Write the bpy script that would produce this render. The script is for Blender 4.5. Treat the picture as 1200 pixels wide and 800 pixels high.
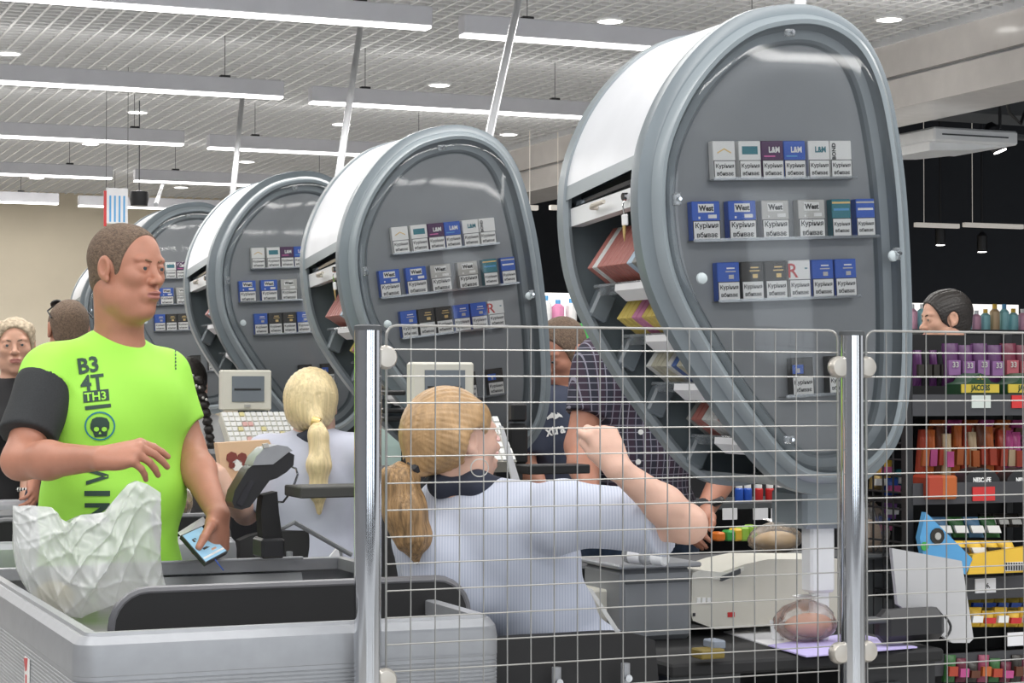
import bpy, bmesh, math, random
import numpy as np
from mathutils import Vector, Matrix
from mathutils.bvhtree import BVHTree
random.seed(7); np.random.seed(7)
S = bpy.context.scene; COL = S.collection
for o in list(bpy.data.objects): bpy.data.objects.remove(o)

# ---------------------------------------------------------------- camera, world, lights, exposure
F = 2360.0; A = math.radians(22.5); H = 1.35; PIT = math.atan(50/F)
CA, SA = math.cos(A), math.sin(A)
cam = bpy.data.cameras.new('camera'); co = bpy.data.objects.new('camera', cam); COL.objects.link(co)
cam.lens = F/1200*36; cam.sensor_width = 36; cam.clip_end = 200
co.location = (0, 0, H); co.rotation_euler = (math.pi/2+PIT, 0, 0); S.camera = co
S.view_settings.view_transform = 'Standard'; S.view_settings.look = 'None'
S.view_settings.gamma = 1; S.view_settings.use_curve_mapping = False
S.view_settings.exposure = 0.0
w = bpy.data.worlds.new('world'); S.world = w; w.use_nodes = True
w.node_tree.nodes['Background'].inputs[0].default_value = (0.93, 0.96, 1.0, 1)
w.node_tree.nodes['Background'].inputs[1].default_value = 0.7

def W(u, v, z=0.0):                      # lane frame (u along the counters, v deeper) to world
    return Vector((u*CA-v*SA, u*SA+v*CA, z))
def ray(x, y):
    d = Vector(((x-600)/F, 1, (400-y)/F)); c, s = math.cos(PIT), math.sin(PIT)
    return Vector((d.x, d.y*c-d.z*s, d.y*s+d.z*c))
def atD(x, y, D):
    d = ray(x, y); p = d*(D/d.y); p.z += H; return p
def L(p): return Vector((p.x*CA+p.y*SA, -p.x*SA+p.y*CA, p.z))
def atV(x, y, V):                        # point seen at a pixel on the lane plane v = V, in lane coordinates
    d = ray(x, y); t = V/(-d.x*SA+d.y*CA); p = d*t; p.z += H; return L(p)
def atZ(x, y, z):
    d = ray(x, y); t = (z-H)/d.z; p = d*t; p.z = z; return L(p)

def area(name, u, v, z, sx, sy, e, col=(1, .98, .95), rot=None):
    l = bpy.data.lights.new(name, 'AREA'); l.shape = 'RECTANGLE'; l.size = sx; l.size_y = sy; l.energy = e; l.color = col
    o = bpy.data.objects.new(name, l); COL.objects.link(o); o.location = W(u, v, z)
    o.rotation_euler = rot or (0, 0, A); return o
for i, v in enumerate((0.6, 3.2, 5.8, 8.4, 11.4, 15.5)):   # tubes of the sales floor, most of them above and behind the frame
    for uu in (-1.2, 1.9, 4.9):
        area('tube_and_wash_light', uu, v, 3.0 if v > 8 else 3.3, 2.9, .25, 40 if v < 8 else 48)
for v in (9.1, 11.7, 14.2, 16.8, 19.3):      # added upward lamps that brighten the ceiling; the fixtures themselves shine down
    for uu in (1.8, 5.0): area('added_uplight', uu, v, 3.17, 2.8, .06, 2.6, rot=(math.pi, 0, A))
for v in (18.5, 20.5): area('tube_and_wash_light', 1.5, v, 3.3, 6, .3, 60)  # extra wash lamps, added to brighten the beige back wall

# ---------------------------------------------------------------- materials
MATS = {}
def mat(name, col, rough=.5, metal=0, noise=0, nscale=8, bump=0, bscale=60, spec=.5, alpha=None, emit=0, trans=0, stretch=None, sss=0):
    if name in MATS: return MATS[name]
    m = bpy.data.materials.new(name); m.use_nodes = True; nt = m.node_tree; N = nt.nodes; K = nt.links
    b = N['Principled BSDF']; b.inputs['Roughness'].default_value = rough; b.inputs['Metallic'].default_value = metal
    b.inputs['Base Color'].default_value = (*col, 1); b.inputs['Specular IOR Level'].default_value = spec
    if emit:
        b.inputs['Emission Color'].default_value = (*col, 1); b.inputs['Emission Strength'].default_value = emit
    if alpha is not None: b.inputs['Alpha'].default_value = alpha
    if trans: b.inputs['Transmission Weight'].default_value = trans
    if sss:
        b.inputs['Subsurface Weight'].default_value = sss; b.inputs['Subsurface Radius'].default_value = (.01, .004, .002); b.inputs['Subsurface Scale'].default_value = 1
    tc = N.new('ShaderNodeTexCoord'); mp = N.new('ShaderNodeMapping'); K.new(tc.outputs['Object'], mp.inputs[0])
    if stretch: mp.inputs['Scale'].default_value = stretch
    n = N.new('ShaderNodeTexNoise'); n.inputs['Scale'].default_value = nscale; n.inputs['Detail'].default_value = 5
    K.new(mp.outputs[0], n.inputs['Vector'])
    r = N.new('ShaderNodeMapRange'); r.inputs[3].default_value = 1-max(noise, .04); r.inputs[4].default_value = 1+max(noise, .04)
    r.inputs[1].default_value = .3; r.inputs[2].default_value = .7
    K.new(n.outputs[0], r.inputs[0])
    mx = N.new('ShaderNodeVectorMath'); mx.operation = 'SCALE'; mx.inputs[0].default_value = col
    K.new(r.outputs[0], mx.inputs['Scale']); K.new(mx.outputs[0], b.inputs['Base Color'])
    if bump:
        n2 = N.new('ShaderNodeTexNoise'); n2.inputs['Scale'].default_value = bscale; K.new(mp.outputs[0], n2.inputs['Vector'])
        bp = N.new('ShaderNodeBump'); bp.inputs['Strength'].default_value = bump; bp.inputs['Distance'].default_value = .01
        K.new(n2.outputs[0], bp.inputs['Height']); K.new(bp.outputs[0], b.inputs['Normal'])
    MATS[name] = m; return m
def sheetmat(name, col, opac, gloss=.15, rough=.2, transl=.4):     # thin plastic film / acrylic
    if name in MATS: return MATS[name]
    m = bpy.data.materials.new(name); m.use_nodes = True; nt = m.node_tree; N = nt.nodes; K = nt.links; N.clear()
    out = N.new('ShaderNodeOutputMaterial'); tr = N.new('ShaderNodeBsdfTransparent'); di = N.new('ShaderNodeBsdfDiffuse'); tl = N.new('ShaderNodeBsdfTranslucent')
    gl = N.new('ShaderNodeBsdfGlossy'); gl.inputs['Roughness'].default_value = rough
    di.inputs[0].default_value = (*col, 1); tl.inputs[0].default_value = (*col, 1)
    a = N.new('ShaderNodeMixShader'); a.inputs[0].default_value = transl; K.new(di.outputs[0], a.inputs[1]); K.new(tl.outputs[0], a.inputs[2])
    b = N.new('ShaderNodeMixShader'); K.new(tr.outputs[0], b.inputs[1]); K.new(a.outputs[0], b.inputs[2])
    nz = N.new('ShaderNodeTexNoise'); nz.inputs['Scale'].default_value = 14; tc = N.new('ShaderNodeTexCoord'); K.new(tc.outputs['Object'], nz.inputs['Vector'])
    r = N.new('ShaderNodeMapRange'); r.inputs[3].default_value = opac*.8; r.inputs[4].default_value = min(1, opac*1.2); K.new(nz.outputs[0], r.inputs[0]); K.new(r.outputs[0], b.inputs[0])
    fr = N.new('ShaderNodeFresnel'); fr.inputs[0].default_value = 1.45
    ma = N.new('ShaderNodeMath'); ma.operation = 'MULTIPLY_ADD'; ma.inputs[1].default_value = 1.0; ma.inputs[2].default_value = gloss*.2; K.new(fr.outputs[0], ma.inputs[0])
    c = N.new('ShaderNodeMixShader'); K.new(ma.outputs[0], c.inputs[0]); K.new(b.outputs[0], c.inputs[1]); K.new(gl.outputs[0], c.inputs[2])
    K.new(c.outputs[0], out.inputs[0]); MATS[name] = m; return m
def linemat(name, base, line, axes, per, wid, rough=.8, base2=None, rotz=0):   # woven stripes or checks in object space
    m = mat(name, base, rough); nt = m.node_tree; N = nt.nodes; K = nt.links; b = N['Principled BSDF']
    tc = N.new('ShaderNodeTexCoord'); mp = N.new('ShaderNodeMapping'); mp.inputs['Rotation'].default_value = (0, 0, rotz); K.new(tc.outputs['Object'], mp.inputs[0])
    sp = N.new('ShaderNodeSeparateXYZ'); K.new(mp.outputs[0], sp.inputs[0]); prev = None
    def pulse(ax, per, wid, ph=0):
        a = N.new('ShaderNodeMath'); a.operation = 'ADD'; a.inputs[1].default_value = 50+ph; K.new(sp.outputs[ax], a.inputs[0])
        q = N.new('ShaderNodeMath'); q.operation = 'MODULO'; q.inputs[1].default_value = per; K.new(a.outputs[0], q.inputs[0])
        l = N.new('ShaderNodeMath'); l.operation = 'LESS_THAN'; l.inputs[1].default_value = wid; K.new(q.outputs[0], l.inputs[0]); return l
    for ax in axes:
        l = pulse(ax, per, wid)
        if prev:
            x = N.new('ShaderNodeMath'); x.operation = 'MAXIMUM'; K.new(prev.outputs[0], x.inputs[0]); K.new(l.outputs[0], x.inputs[1]); l = x
        prev = l
    mx = N.new('ShaderNodeMix'); mx.data_type = 'RGBA'; mx.inputs[6].default_value = (*base, 1); mx.inputs[7].default_value = (*line, 1); K.new(prev.outputs[0], mx.inputs[0])
    if base2:
        l2 = pulse(axes[0], per*2, per, .003); m2 = N.new('ShaderNodeMix'); m2.data_type = 'RGBA'; m2.inputs[6].default_value = (*base, 1); m2.inputs[7].default_value = (*base2, 1)
        K.new(l2.outputs[0], m2.inputs[0]); K.new(m2.outputs[2], mx.inputs[6])
    K.new(mx.outputs[2], b.inputs['Base Color']); return m

m_alu = mat('aluminium_grey', (.34, .35, .37), .42, .35, .04, 30)
m_alu_d = mat('grey_moulding', (.26, .27, .28), .5, .2)
m_chrome = mat('chrome', (.72, .73, .75), .09, 1)
m_wire = mat('plated_wire', (.37, .365, .35), .32, .7)
m_white = mat('white_plastic', (.82, .83, .84), .35)
m_cream = mat('cream_plastic', (.66, .64, .56), .45)
m_black = mat('black_plastic', (.018, .018, .02), .4)
m_blackm = mat('black_matte', (.014, .014, .015), .8)
m_dark = mat('dark_grey', (.07, .075, .08), .6)
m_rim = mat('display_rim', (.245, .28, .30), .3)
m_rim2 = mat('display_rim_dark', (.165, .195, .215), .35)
m_panel = mat('display_panel', (.25, .265, .28), .5)
m_inside = mat('display_inside', (.135, .165, .18), .5)
m_cover = mat('display_cover', (.70, .71, .74), .3)
m_acryl = sheetmat('clear_acrylic', (.5, .53, .55), .03, .0, .05, .2)
m_acryl2 = sheetmat('acrylic_tray', (.65, .7, .74), .25, .2, .08, .2)
m_bag = sheetmat('white_film', (.84, .86, .86), .60, .25, .35, .35)
m_bagc = sheetmat('clear_film', (.82, .80, .77), .2, .1, .35, .4)
m_skin = mat('skin_fair', (.58, .33, .235), .5, 0, .06, 22, .05, 300, .35, sss=.08)
m_skint = mat('skin_tanned', (.49, .225, .15), .45, 0, .07, 20, .05, 300, .4, sss=.08)
m_skinp = mat('skin_pale', (.66, .42, .33), .5, 0, .05, 25, .04, 300, .35, sss=.08)
m_lip = mat('lips', (.40, .16, .13), .45)
m_eyew = mat('eye_white', (.52, .48, .45), .25); m_iris = mat('iris', (.06, .075, .08), .15)
m_lime = mat('lime_jersey', (.40, .86, .085), .65, 0, .04, 5, .12, 500)
m_sleeve = mat('charcoal_jersey', (.032, .034, .036), .85, 0, .15, 300)
m_print = mat('dark_print', (.03, .07, .05), .6)
m_tealp = mat('teal_print', (.02, .22, .3), .6)
m_jeans = mat('blue_denim', (.03, .05, .09), .85, 0, .25, 60)
m_hairm = mat('cropped_brown_hair', (.15, .10, .068), .8, 0, .4, 130, .5, 260)
m_hairg = mat('golden_hair', (.40, .25, .12), .4, 0, .18, 9, .15, 22, stretch=(9, 9, .8))
m_hairb = mat('blond_hair', (.72, .58, .33), .42, 0, .2, 9, .3, 22, stretch=(10, 10, .7))
m_hairgt = mat('golden_hair_tail', (.30, .18, .08), .5, 0, .5, 9, .5, 22, stretch=(14, 14, .8))
m_haird = mat('dark_hair', (.02, .016, .014), .5, 0, .2, 60, .3, 100)
m_hairw = mat('ash_blond_hair', (.42, .34, .24), .6, 0, .35, 90, .3, 100)
m_navy = mat('navy_cloth', (.025, .03, .05), .8)
m_blouse = linemat('striped_blouse', (.53, .56, .65), (.43, .47, .58), (0,), .0062, .0026)
m_blouse2 = mat('pale_lilac_blouse', (.50, .52, .62), .8, 0, .05, 12)
m_plaid = linemat('plaid_cotton', (.024, .025, .042), (.27, .26, .32), (0, 2), .0205, .0026, base2=(.042, .025, .045), rotz=-.5)
m_tee = mat('navy_tee', (.045, .055, .09), .85)
m_blackc = mat('black_jacket', (.012, .012, .014), .8)
m_whitec = mat('white_cloth', (.72, .72, .72), .8)
m_gold = mat('gold', (.7, .5, .2), .35, .6)
m_paper = mat('paper', (.78, .78, .8), .7); m_ink = mat('black_ink', (.02, .02, .02), .6)
m_red = mat('red', (.55, .03, .03), .45); m_orange = mat('orange', (.75, .2, .03), .45); m_yellow = mat('yellow', (.8, .5, .05), .45)
m_blue = mat('pack_blue', (.03, .11, .52), .35); m_lblue = mat('light_blue', (.1, .35, .65), .4); m_teal = mat('teal', (.03, .2, .25), .35)
m_purple = mat('purple', (.08, .02, .09), .4); m_green = mat('green', (.05, .35, .07), .5); m_pink = mat('pink', (.75, .15, .4), .45)
m_silver = mat('pack_silver', (.52, .51, .48), .35, .3); m_brown = mat('pack_brown', (.03, .025, .02), .35); m_packw = mat('pack_white', (.86, .86, .84), .35)
m_bread = mat('bread', (.50, .23, .08), .7, 0, .3, 20, .3, 50)
PALETTE = [m_blue, m_lblue, m_teal, m_purple, m_green, m_pink, m_red, m_orange, m_yellow, m_packw, m_silver]

# ---------------------------------------------------------------- mesh builder (coordinates relative to the thing)
class MB:
    def __init__(s): s.v = []; s.f = []; s.m = []; s.o = Vector((0, 0, 0))
    def add(s, vs, fs, m=0):
        n = len(s.v); s.v += [tuple(Vector(q)-s.o) for q in vs]; s.f += [tuple(i+n for i in f) for f in fs]; s.m += [m]*len(fs); return s
    def box(s, lo, hi, b=0, m=0, R=None):
        lo, hi = [min(a, c) for a, c in zip(lo, hi)], [max(a, c) for a, c in zip(lo, hi)]
        c = Vector([(a+d)/2 for a, d in zip(lo, hi)]); h = Vector([(d-a)/2 for a, d in zip(lo, hi)])
        X = lambda x, y, z: (c+(R@Vector((x, y, z)) if R else Vector((x, y, z))))
        if b <= 0:
            vs = [X(i*h.x, j*h.y, k*h.z) for i in (-1, 1) for j in (-1, 1) for k in (-1, 1)]
            return s.add(vs, [(0, 1, 3, 2), (4, 6, 7, 5), (0, 4, 5, 1), (2, 3, 7, 6), (0, 2, 6, 4), (1, 5, 7, 3)], m)
        b = min(b, h.x*.95, h.y*.95, h.z*.95); vs = []; fs = []
        ix = {}
        for i in (-1, 1):
            for j in (-1, 1):
                for k in (-1, 1):
                    for a in range(3):
                        d = [h.x-b, h.y-b, h.z-b]; d[a] = h[a]; ix[(i, j, k, a)] = len(vs); vs.append(X(i*d[0], j*d[1], k*d[2]))
        for a in range(3):
            p, q = [t for t in range(3) if t != a]
            for sg in (-1, 1):
                def kk(x, y):
                    t = [0, 0, 0]; t[a] = sg; t[p] = x; t[q] = y; return ix[(*t, a)]
                fs.append((kk(-1, -1), kk(1, -1), kk(1, 1), kk(-1, 1)))
            for x in (-1, 1):
                for y in (-1, 1):
                    def ee(z, c_):
                        t = [0, 0, 0]; t[a] = z; t[p] = x; t[q] = y; return ix[(*t, c_)]
                    fs.append((ee(-1, p), ee(1, p), ee(1, q), ee(-1, q)))
        for i in (-1, 1):
            for j in (-1, 1):
                for k in (-1, 1): fs.append(tuple(ix[(i, j, k, a)] for a in range(3)))
        return s.add(vs, fs, m)
    def tube(s, pts, r, n=8, m=0, closed=False, flat=None):
        pts = [Vector(p) for p in pts]; N = len(pts); rs = r if isinstance(r, (list, tuple)) else [r]*N
        t0 = (pts[1]-pts[0]).normalized(); up = Vector((0, 0, 1)) if abs(t0.z) < .9 else Vector((1, 0, 0))
        nx = t0.cross(up).normalized(); vs = []; fs = []
        for i, p in enumerate(pts):
            a = pts[i-1] if (i > 0 or closed) else p; c = pts[(i+1) % N] if (i < N-1 or closed) else p
            t = (c-a).normalized(); nx = (nx-t*nx.dot(t)).normalized(); ny = t.cross(nx)
            for k in range(n):
                an = 2*math.pi*k/n; vs.append(p+nx*rs[i]*math.cos(an)+ny*rs[i]*math.sin(an)*(flat or 1))
        for i in range(N if closed else N-1):
            for k in range(n):
                j = (i+1) % N; fs.append((i*n+k, i*n+(k+1) % n, j*n+(k+1) % n, j*n+k))
        if not closed: fs += [tuple(range(n))[::-1], tuple((N-1)*n+k for k in range(n))]
        return s.add(vs, fs, m)
    def prism(s, poly, d, m=0):           # poly: 3D points; d: extrusion vector
        d = Vector(d); n = len(poly); vs = [Vector(p) for p in poly]+[Vector(p)+d for p in poly]
        fs = [tuple(range(n)), tuple(range(2*n-1, n-1, -1))]+[(i, i+n, (i+1) % n+n, (i+1) % n) for i in range(n)]
        return s.add(vs, fs, m)
    def lathe(s, prof, c, ax=(0, 0, 1), n=16, m=0):   # prof: (r, h)
        ax = Vector(ax).normalized(); c = Vector(c); a = ax.orthogonal().normalized(); b = ax.cross(a); vs = []; fs = []
        for r, h in prof:
            for k in range(n):
                t = 2*math.pi*k/n; vs.append(c+ax*h+(a*math.cos(t)+b*math.sin(t))*r)
        for i in range(len(prof)-1):
            for k in range(n): fs.append((i*n+k, i*n+(k+1) % n, (i+1)*n+(k+1) % n, (i+1)*n+k))
        fs += [tuple(range(n))[::-1], tuple((len(prof)-1)*n+k for k in range(n))]
        return s.add(vs, fs, m)
    def grid(s, fn, nu, nv, m=0, cu=False):
        vs = [fn(i/(nu if cu else nu-1), j/(nv-1)) for i in range(nu) for j in range(nv)]
        fs = [(i*nv+j, ((i+1) % nu)*nv+j, ((i+1) % nu)*nv+j+1, i*nv+j+1) for i in range(nu if cu else nu-1) for j in range(nv-1)]
        return s.add(vs, fs, m)
    def mesh(s, name, mats, smooth=35, fix=True):
        me = bpy.data.meshes.new(name); me.from_pydata(s.v, [], s.f)
        for mm in (mats if isinstance(mats, (list, tuple)) else [mats]): me.materials.append(mm)
        me.polygons.foreach_set('material_index', s.m)
        if fix:
            b = bmesh.new(); b.from_mesh(me); bmesh.ops.recalc_face_normals(b, faces=b.faces[:]); b.to_mesh(me); b.free()
        if smooth:
            me.polygons.foreach_set('use_smooth', [True]*len(me.polygons)); me.set_sharp_from_angle(angle=math.radians(smooth))
        me.update(); return me
    def build(s, name, mats, parent=None, smooth=35, mtx=None, fix=True):
        o = bpy.data.objects.new(name, s.mesh(name, mats, smooth, fix)); COL.objects.link(o)
        if parent: o.parent = parent
        if mtx: o.matrix_local = mtx
        return o
def tag(o, label=None, cat=None, group=None, kind=None):
    if label: o['label'] = label
    if cat: o['category'] = cat
    if group: o['group'] = group
    if kind: o['kind'] = kind
    return o
def thing(name, base, label, cat, group=None, mtx=None):   # base in lane coordinates; local axes = lane axes
    o = bpy.data.objects.new(name, None); COL.objects.link(o); o.empty_display_size = .05
    if mtx: o.matrix_world = mtx
    else: o.location = W(*base); o.rotation_euler = (0, 0, A)
    return tag(o, label, cat, group)
def mb(base=(0, 0, 0)):
    b = MB(); b.o = Vector(base); return b
def solo(name, b, m, label, cat, group=None, smooth=35, kind=None):   # one-mesh thing in lane coordinates
    o = b.build(name, m, None, smooth); o.location = W(*b.o); o.rotation_euler = (0, 0, A)
    return tag(o, label, cat, group, kind)
def struct(name, b, m, parent=None, smooth=35):
    o = b.build(name, m, parent, smooth)
    if not parent: o.location = W(*b.o); o.rotation_euler = (0, 0, A); o['kind'] = 'structure'
    return o
def copy_tree(o, parent=None):
    c = o.copy(); COL.objects.link(c)
    if parent: c.parent = parent
    for ch in o.children: copy_tree(ch, c)
    return c
def inst(me, name, parent, mtx=None, loc=None):
    o = bpy.data.objects.new(name, me); COL.objects.link(o)
    if parent: o.parent = parent
    if mtx: o.matrix_local = mtx
    if loc: o.location = loc
    return o
TXT = {}
def textmesh(s, size, m, bold=.0, ext=.0003, narrow=1.0, sl_=1.35):
    k = (s, size, m.name, bold, narrow)
    if k in TXT: return TXT[k]
    c = bpy.data.curves.new('text', 'FONT'); c.body = s; c.size = size; c.align_x = 'CENTER'; c.align_y = 'CENTER'
    c.extrude = ext; c.offset = bold; c.resolution_u = 2; c.space_line = sl_
    o = bpy.data.objects.new('text', c); COL.objects.link(o)
    dg = bpy.context.evaluated_depsgraph_get(); me = bpy.data.meshes.new_from_object(o.evaluated_get(dg))
    bpy.data.objects.remove(o); me.transform(Matrix.Scale(narrow, 4, (1, 0, 0)))
    xs_ = [v.co.x for v in me.vertices]; ys_ = [v.co.y for v in me.vertices]; me.transform(Matrix.Translation((-(max(xs_)+min(xs_))/2, -(max(ys_)+min(ys_))/2, 0)))
    me.materials.clear(); me.materials.append(m); TXT[k] = me; return me
RX = Matrix.Rotation(math.pi/2, 4, 'X')     # text facing -v
def text(s, size, m, parent, loc, bold=0, narrow=1.0, rot=0, name='lettering', mtx=None):
    o = bpy.data.objects.new(name, textmesh(s, size, m, bold, narrow=narrow)); COL.objects.link(o); o.parent = parent
    o.matrix_local = (mtx or Matrix.Translation(Vector(loc)) @ Matrix.Rotation(-rot, 4, 'Y') @ RX); return o
# ---------------------------------------------------------------- structure
m_floor = mat('grey_floor_tile', (.55, .54, .52), .35, 0, .08, 2)
struct('floor', mb().box((-5, -3, -.1), (14, 30, 0)), m_floor)
m_beige = mat('beige_wall', (.74, .66, .52), .8, 0, .04, 2)
struct('wall_back', mb().box((-6, 21.9, 0), (6.7, 22.1, 3.62)), m_beige)
m_darkwall = mat('dark_wall', (.028, .03, .035), .9)
struct('wall_back_dark', mb().box((6.7, 21.9, 0), (24, 22.1, 5.2)), m_darkwall)
struct('added_wall_left', mb().box((-6.2, -7, 0), (-6, 22, 3.62)), mat('added_wall_grey', (.30, .30, .31), .8))  # unseen wall, added to block world light from the left
wf = mb(); m_shop = mat('added_wall_dark', (.10, .10, .105), .8)  # unseen wall added behind the camera; its piers give the chrome dark stripes
xs = [-6, -4.2, -1.8, -.9, 1.5, 2.4, 4.8, 6.5, 9.0, 20]
for i in range(0, 10, 2): wf.box((xs[i], -7.2, 0), (xs[i+1], -7, 4.2))
for i in range(1, 9, 2): wf.box((xs[i], -7.2, 0), (xs[i+1], -7, .5)); wf.box((xs[i], -7.2, 3.3), (xs[i+1], -7, 4.2))
struct('added_wall_front', wf, m_shop)
for n_, i in enumerate(range(1, 9, 2)): struct('fill_pane_%d' % (n_+1), mb().box((xs[i], -7.12, .5), (xs[i+1], -7.1, 3.3)), mat('fill_pane_glow', (.86, .93, 1), .2, emit=2.2))  # glowing panes added behind the camera for front fill and chrome highlights
struct('wall_right', mb().box((20, 4, 0), (20.2, 22, 5.2)), m_darkwall)
struct('ceiling_dark', mb().box((7.15, 3, 5.0), (24, 22.1, 5.1)), m_darkwall)
ceil = struct('ceiling', mb().box((-6, 5.5, 3.58), (6.7, 22.0, 3.66)), mat('ceiling_void', (.40, .40, .41), .9))
m_slat = mat('ceiling_slat', (.78, .78, .78), .5)
CH = 3.40; cell = .1
sl = MB().box((-.007, 0, 0), (.007, 15.9, .04)).mesh('slat', m_slat)
k = 0; u = .25
while u < 6.62:
    inst(sl, 'slat', ceil, loc=(u, 6, CH)); u += cell; k += 1
sl2 = MB().box((0, -.006, .0), (6.4, .006, .039)).mesh('slat', m_slat)
v = 6.05
while v < 21.85:
    inst(sl2, 'slat', ceil, loc=(.24, v, CH+.001)); v += cell
# stepped white bulkhead between the grid ceiling and the dark sales floor
m_bulk = mat('bulkhead_white', (.80, .76, .73), .14); m_bulk2 = mat('bulkhead_edge', (.72, .73, .75), .4)
b = mb().box((6.63, 3, 3.37), (6.72, 21.9, 3.62)); bt = struct('trim_1', b, m_bulk2)
struct('trim_2', mb().box((6.66, 3, 3.18), (6.9, 21.9, 3.37)), m_bulk)
struct('trim_3', mb().box((6.65, 3, 2.98), (7.15, 21.9, 3.155)), m_bulk)
struct('trim_5', mb().box((6.70, 3, 3.155), (7.0, 21.9, 3.18)), m_bulk2)
struct('trim_4', mb().box((6.9, 3, 3.16), (7.15, 21.9, 5.0)), m_darkwall)

# ---------------------------------------------------------------- ceiling fixtures
m_fix = mat('fixture_housing', (.66, .66, .70), .4); m_tube = mat('lit_diffuser', (1, .98, .96), .5, emit=5.0)
def fixture(u0, u1, v, label):
    c = ((u0+u1)/2, v, 3.05); t = thing('linear_ceiling_light', c, label, 'ceiling light', 'suspended linear ceiling lights')
    mb(c).box((u0, v-.045, 3.062), (u1, v+.045, 3.155), .004).build('housing', m_fix, t)
    mb(c).box((u0+.004, v-.04, 3.05), (u1-.004, v+.04, 3.064), .002).build('diffuser', m_tube, t)
    for uu in (u0+.35, u1-.35):
        mb(c).box((uu-.03, v-.02, 3.155), (uu+.03, v+.02, 3.172), .003).build('bracket', m_black, t)
        mb(c).tube([(uu, v, 3.165), (uu, v, 3.42)], .0022, 6).build('suspension_wire', m_dark, t)
LN = ['nearest, cut off by the top edge', 'second from the camera', 'third from the camera', 'fourth from the camera', 'farthest']
for i in range(5):
    v = 9.05+2.55*i
    fixture(.32, 3.32, v, 'long white linear ceiling light in the left column, '+LN[i])
    if i < 4 or True: fixture(3.53, 5.5, v+.12, 'long white linear ceiling light in the right column, '+LN[i].replace(', cut off by the top edge', ', behind the big display'))
    if i > 1: fixture(-2.9, .12, v, 'white linear ceiling light at the far left edge, '+LN[i])
m_dl = mat('downlight_lens', (1, .98, .94), .5, emit=9)
def downlight(px, py, z, label, r=.07):
    c = atZ(px, py, z); c = (c.x, c.y, z); t = thing('downlight', c, label, 'downlight', 'recessed round downlights')
    mb(c).lathe([(r*1.25, .02), (r*1.25, 0), (r*1.02, -.008), (r*1.0, .004)], c).build('ring', m_white, t)
    mb(c).lathe([(r, .004), (r, -.004), (r*.5, -.012)], c).build('lens', m_dl, t)
for px, py, lab in [(715, 24, 'round downlight left of the big near display top'), (1042, 22, 'round downlight right of the big near display top'),
    (515, 99, 'round downlight above the middle display'), (596, 157, 'round downlight just right of the middle display rod'),
    (161, 131, 'round downlight between the two left fixtures over the man'), (10, 62, 'round downlight at the left edge'), (400, 145, 'round downlight beside the second display rod'),
    (289, 189, 'round downlight left of the far display rod'), (106, 168, 'round downlight tucked beside the third left fixture'), (212, 219, 'small far downlight over the far display'), (43, 208, 'small far downlight near the left edge')]:
    downlight(px, py, CH-.004, lab)
# security camera and hanging price banner
c = atV(163, 233, 14.5); t = thing('security_camera', c, 'small black security camera hanging near the back wall', 'camera')
mb(c).lathe([(.06, -.05), (.07, 0), (.07, .05), (.02, .06)], c).build('housing', m_black, t); mb(c).tube([c+Vector((0, 0, .05)), (c.x, c.y, 3.42)], .004, 6).build('stem', m_dark, t)
c = atV(137, 242, 13.0); t = thing('hanging_banner', c, 'small white blue and red banner hanging behind the man', 'banner')
mb(c).box(c+Vector((-.07, -.004, -.11)), c+Vector((.07, .004, .12))).build('banner_panel', m_paper, t)
mb(c).box(c+Vector((-.085, -.006, -.13)), c+Vector((-.068, .006, .1))).build('red_edge', m_red, t)
for i in range(4): mb(c).box(c+Vector((-.05+i*.03, -.007, -.1)), c+Vector((-.038+i*.03, -.004, .07))).build('printed_strip', m_lblue, t)
for s in (-.07, .07): mb(c).tube([c+Vector((s, 0, .12)), (c.x+s, c.y, 3.42)], .0018, 5).build('cord', m_dark, t)

# dark sales floor ceiling: air unit, duct, spots, strip
c = atV(1104, 168, 11.0); t = thing('air_conditioner', c, 'white ceiling air conditioner under the dark ceiling at right', 'air conditioner')
mb(c).box(c+Vector((-.30, -.35, -.035)), c+Vector((.34, .35, .055)), .012).build('body', m_white, t)
mb(c).box(c+Vector((-.24, -.355, .005)), c+Vector((.26, -.345, .014))).build('air_slot', m_dark, t)
mb(c).prism([c+Vector(q) for q in ((-.30, -.3, -.035), (.30, -.3, -.035), (0.0, -.3, -.075), (-.30, -.3, -.09))], (0, .6, 0)).build('grille', m_white, t)
c = atV(1150, 118, 12.0); t = thing('ventilation_duct', c, 'dark ventilation duct and cable tray under the dark ceiling', 'duct')
mb(c).box(c+Vector((-.9, -.2, -.12)), c+Vector((2.4, .3, .12)), .02).build('duct', m_dark, t)
mb(c).box(c+Vector((-.2, -.3, -.3)), c+Vector((2.6, -.2, -.26)), .01).build('cable_tray', m_dark, t)
mb(c).tube([c+Vector((-.05, -.3, .1)), c+Vector((.02, -.3, -.12)), c+Vector((.1, -.32, -.2)), c+Vector((.2, -.3, .0)), c+Vector((.22, -.3, .12))], .012, 6).build('cable', m_black, t)
for px, py, V, r, lab in [(1172, 177, 11, .045, 'large lit spotlight at the right edge'), (1102, 287, 17, .045, 'small lit pendant spot left of two at right'), (1151, 295, 17, .045, 'small lit pendant spot right of two at right')]:
    c = atV(px, py, V); t = thing('spotlight', c, lab, 'spotlight', 'spotlights over the dark sales floor')
    mb(c).lathe([(r, 0), (r*1.15, .02), (r*1.15, .16), (r*.5, .2)], c, (-.3, .25, 1) if V < 12 else (0, 0, 1)).build('can', m_black, t)
    mb(c).lathe([(r*.95, -.004), (r*.95, .004)], c, (-.3, .25, 1) if V < 12 else (0, 0, 1)).build('lens', m_dl, t)
    mb(c).tube([c+Vector((0, 0, .15)), (c.x, c.y, 5.0)], .01, 6).build('stem', m_black, t)
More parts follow.
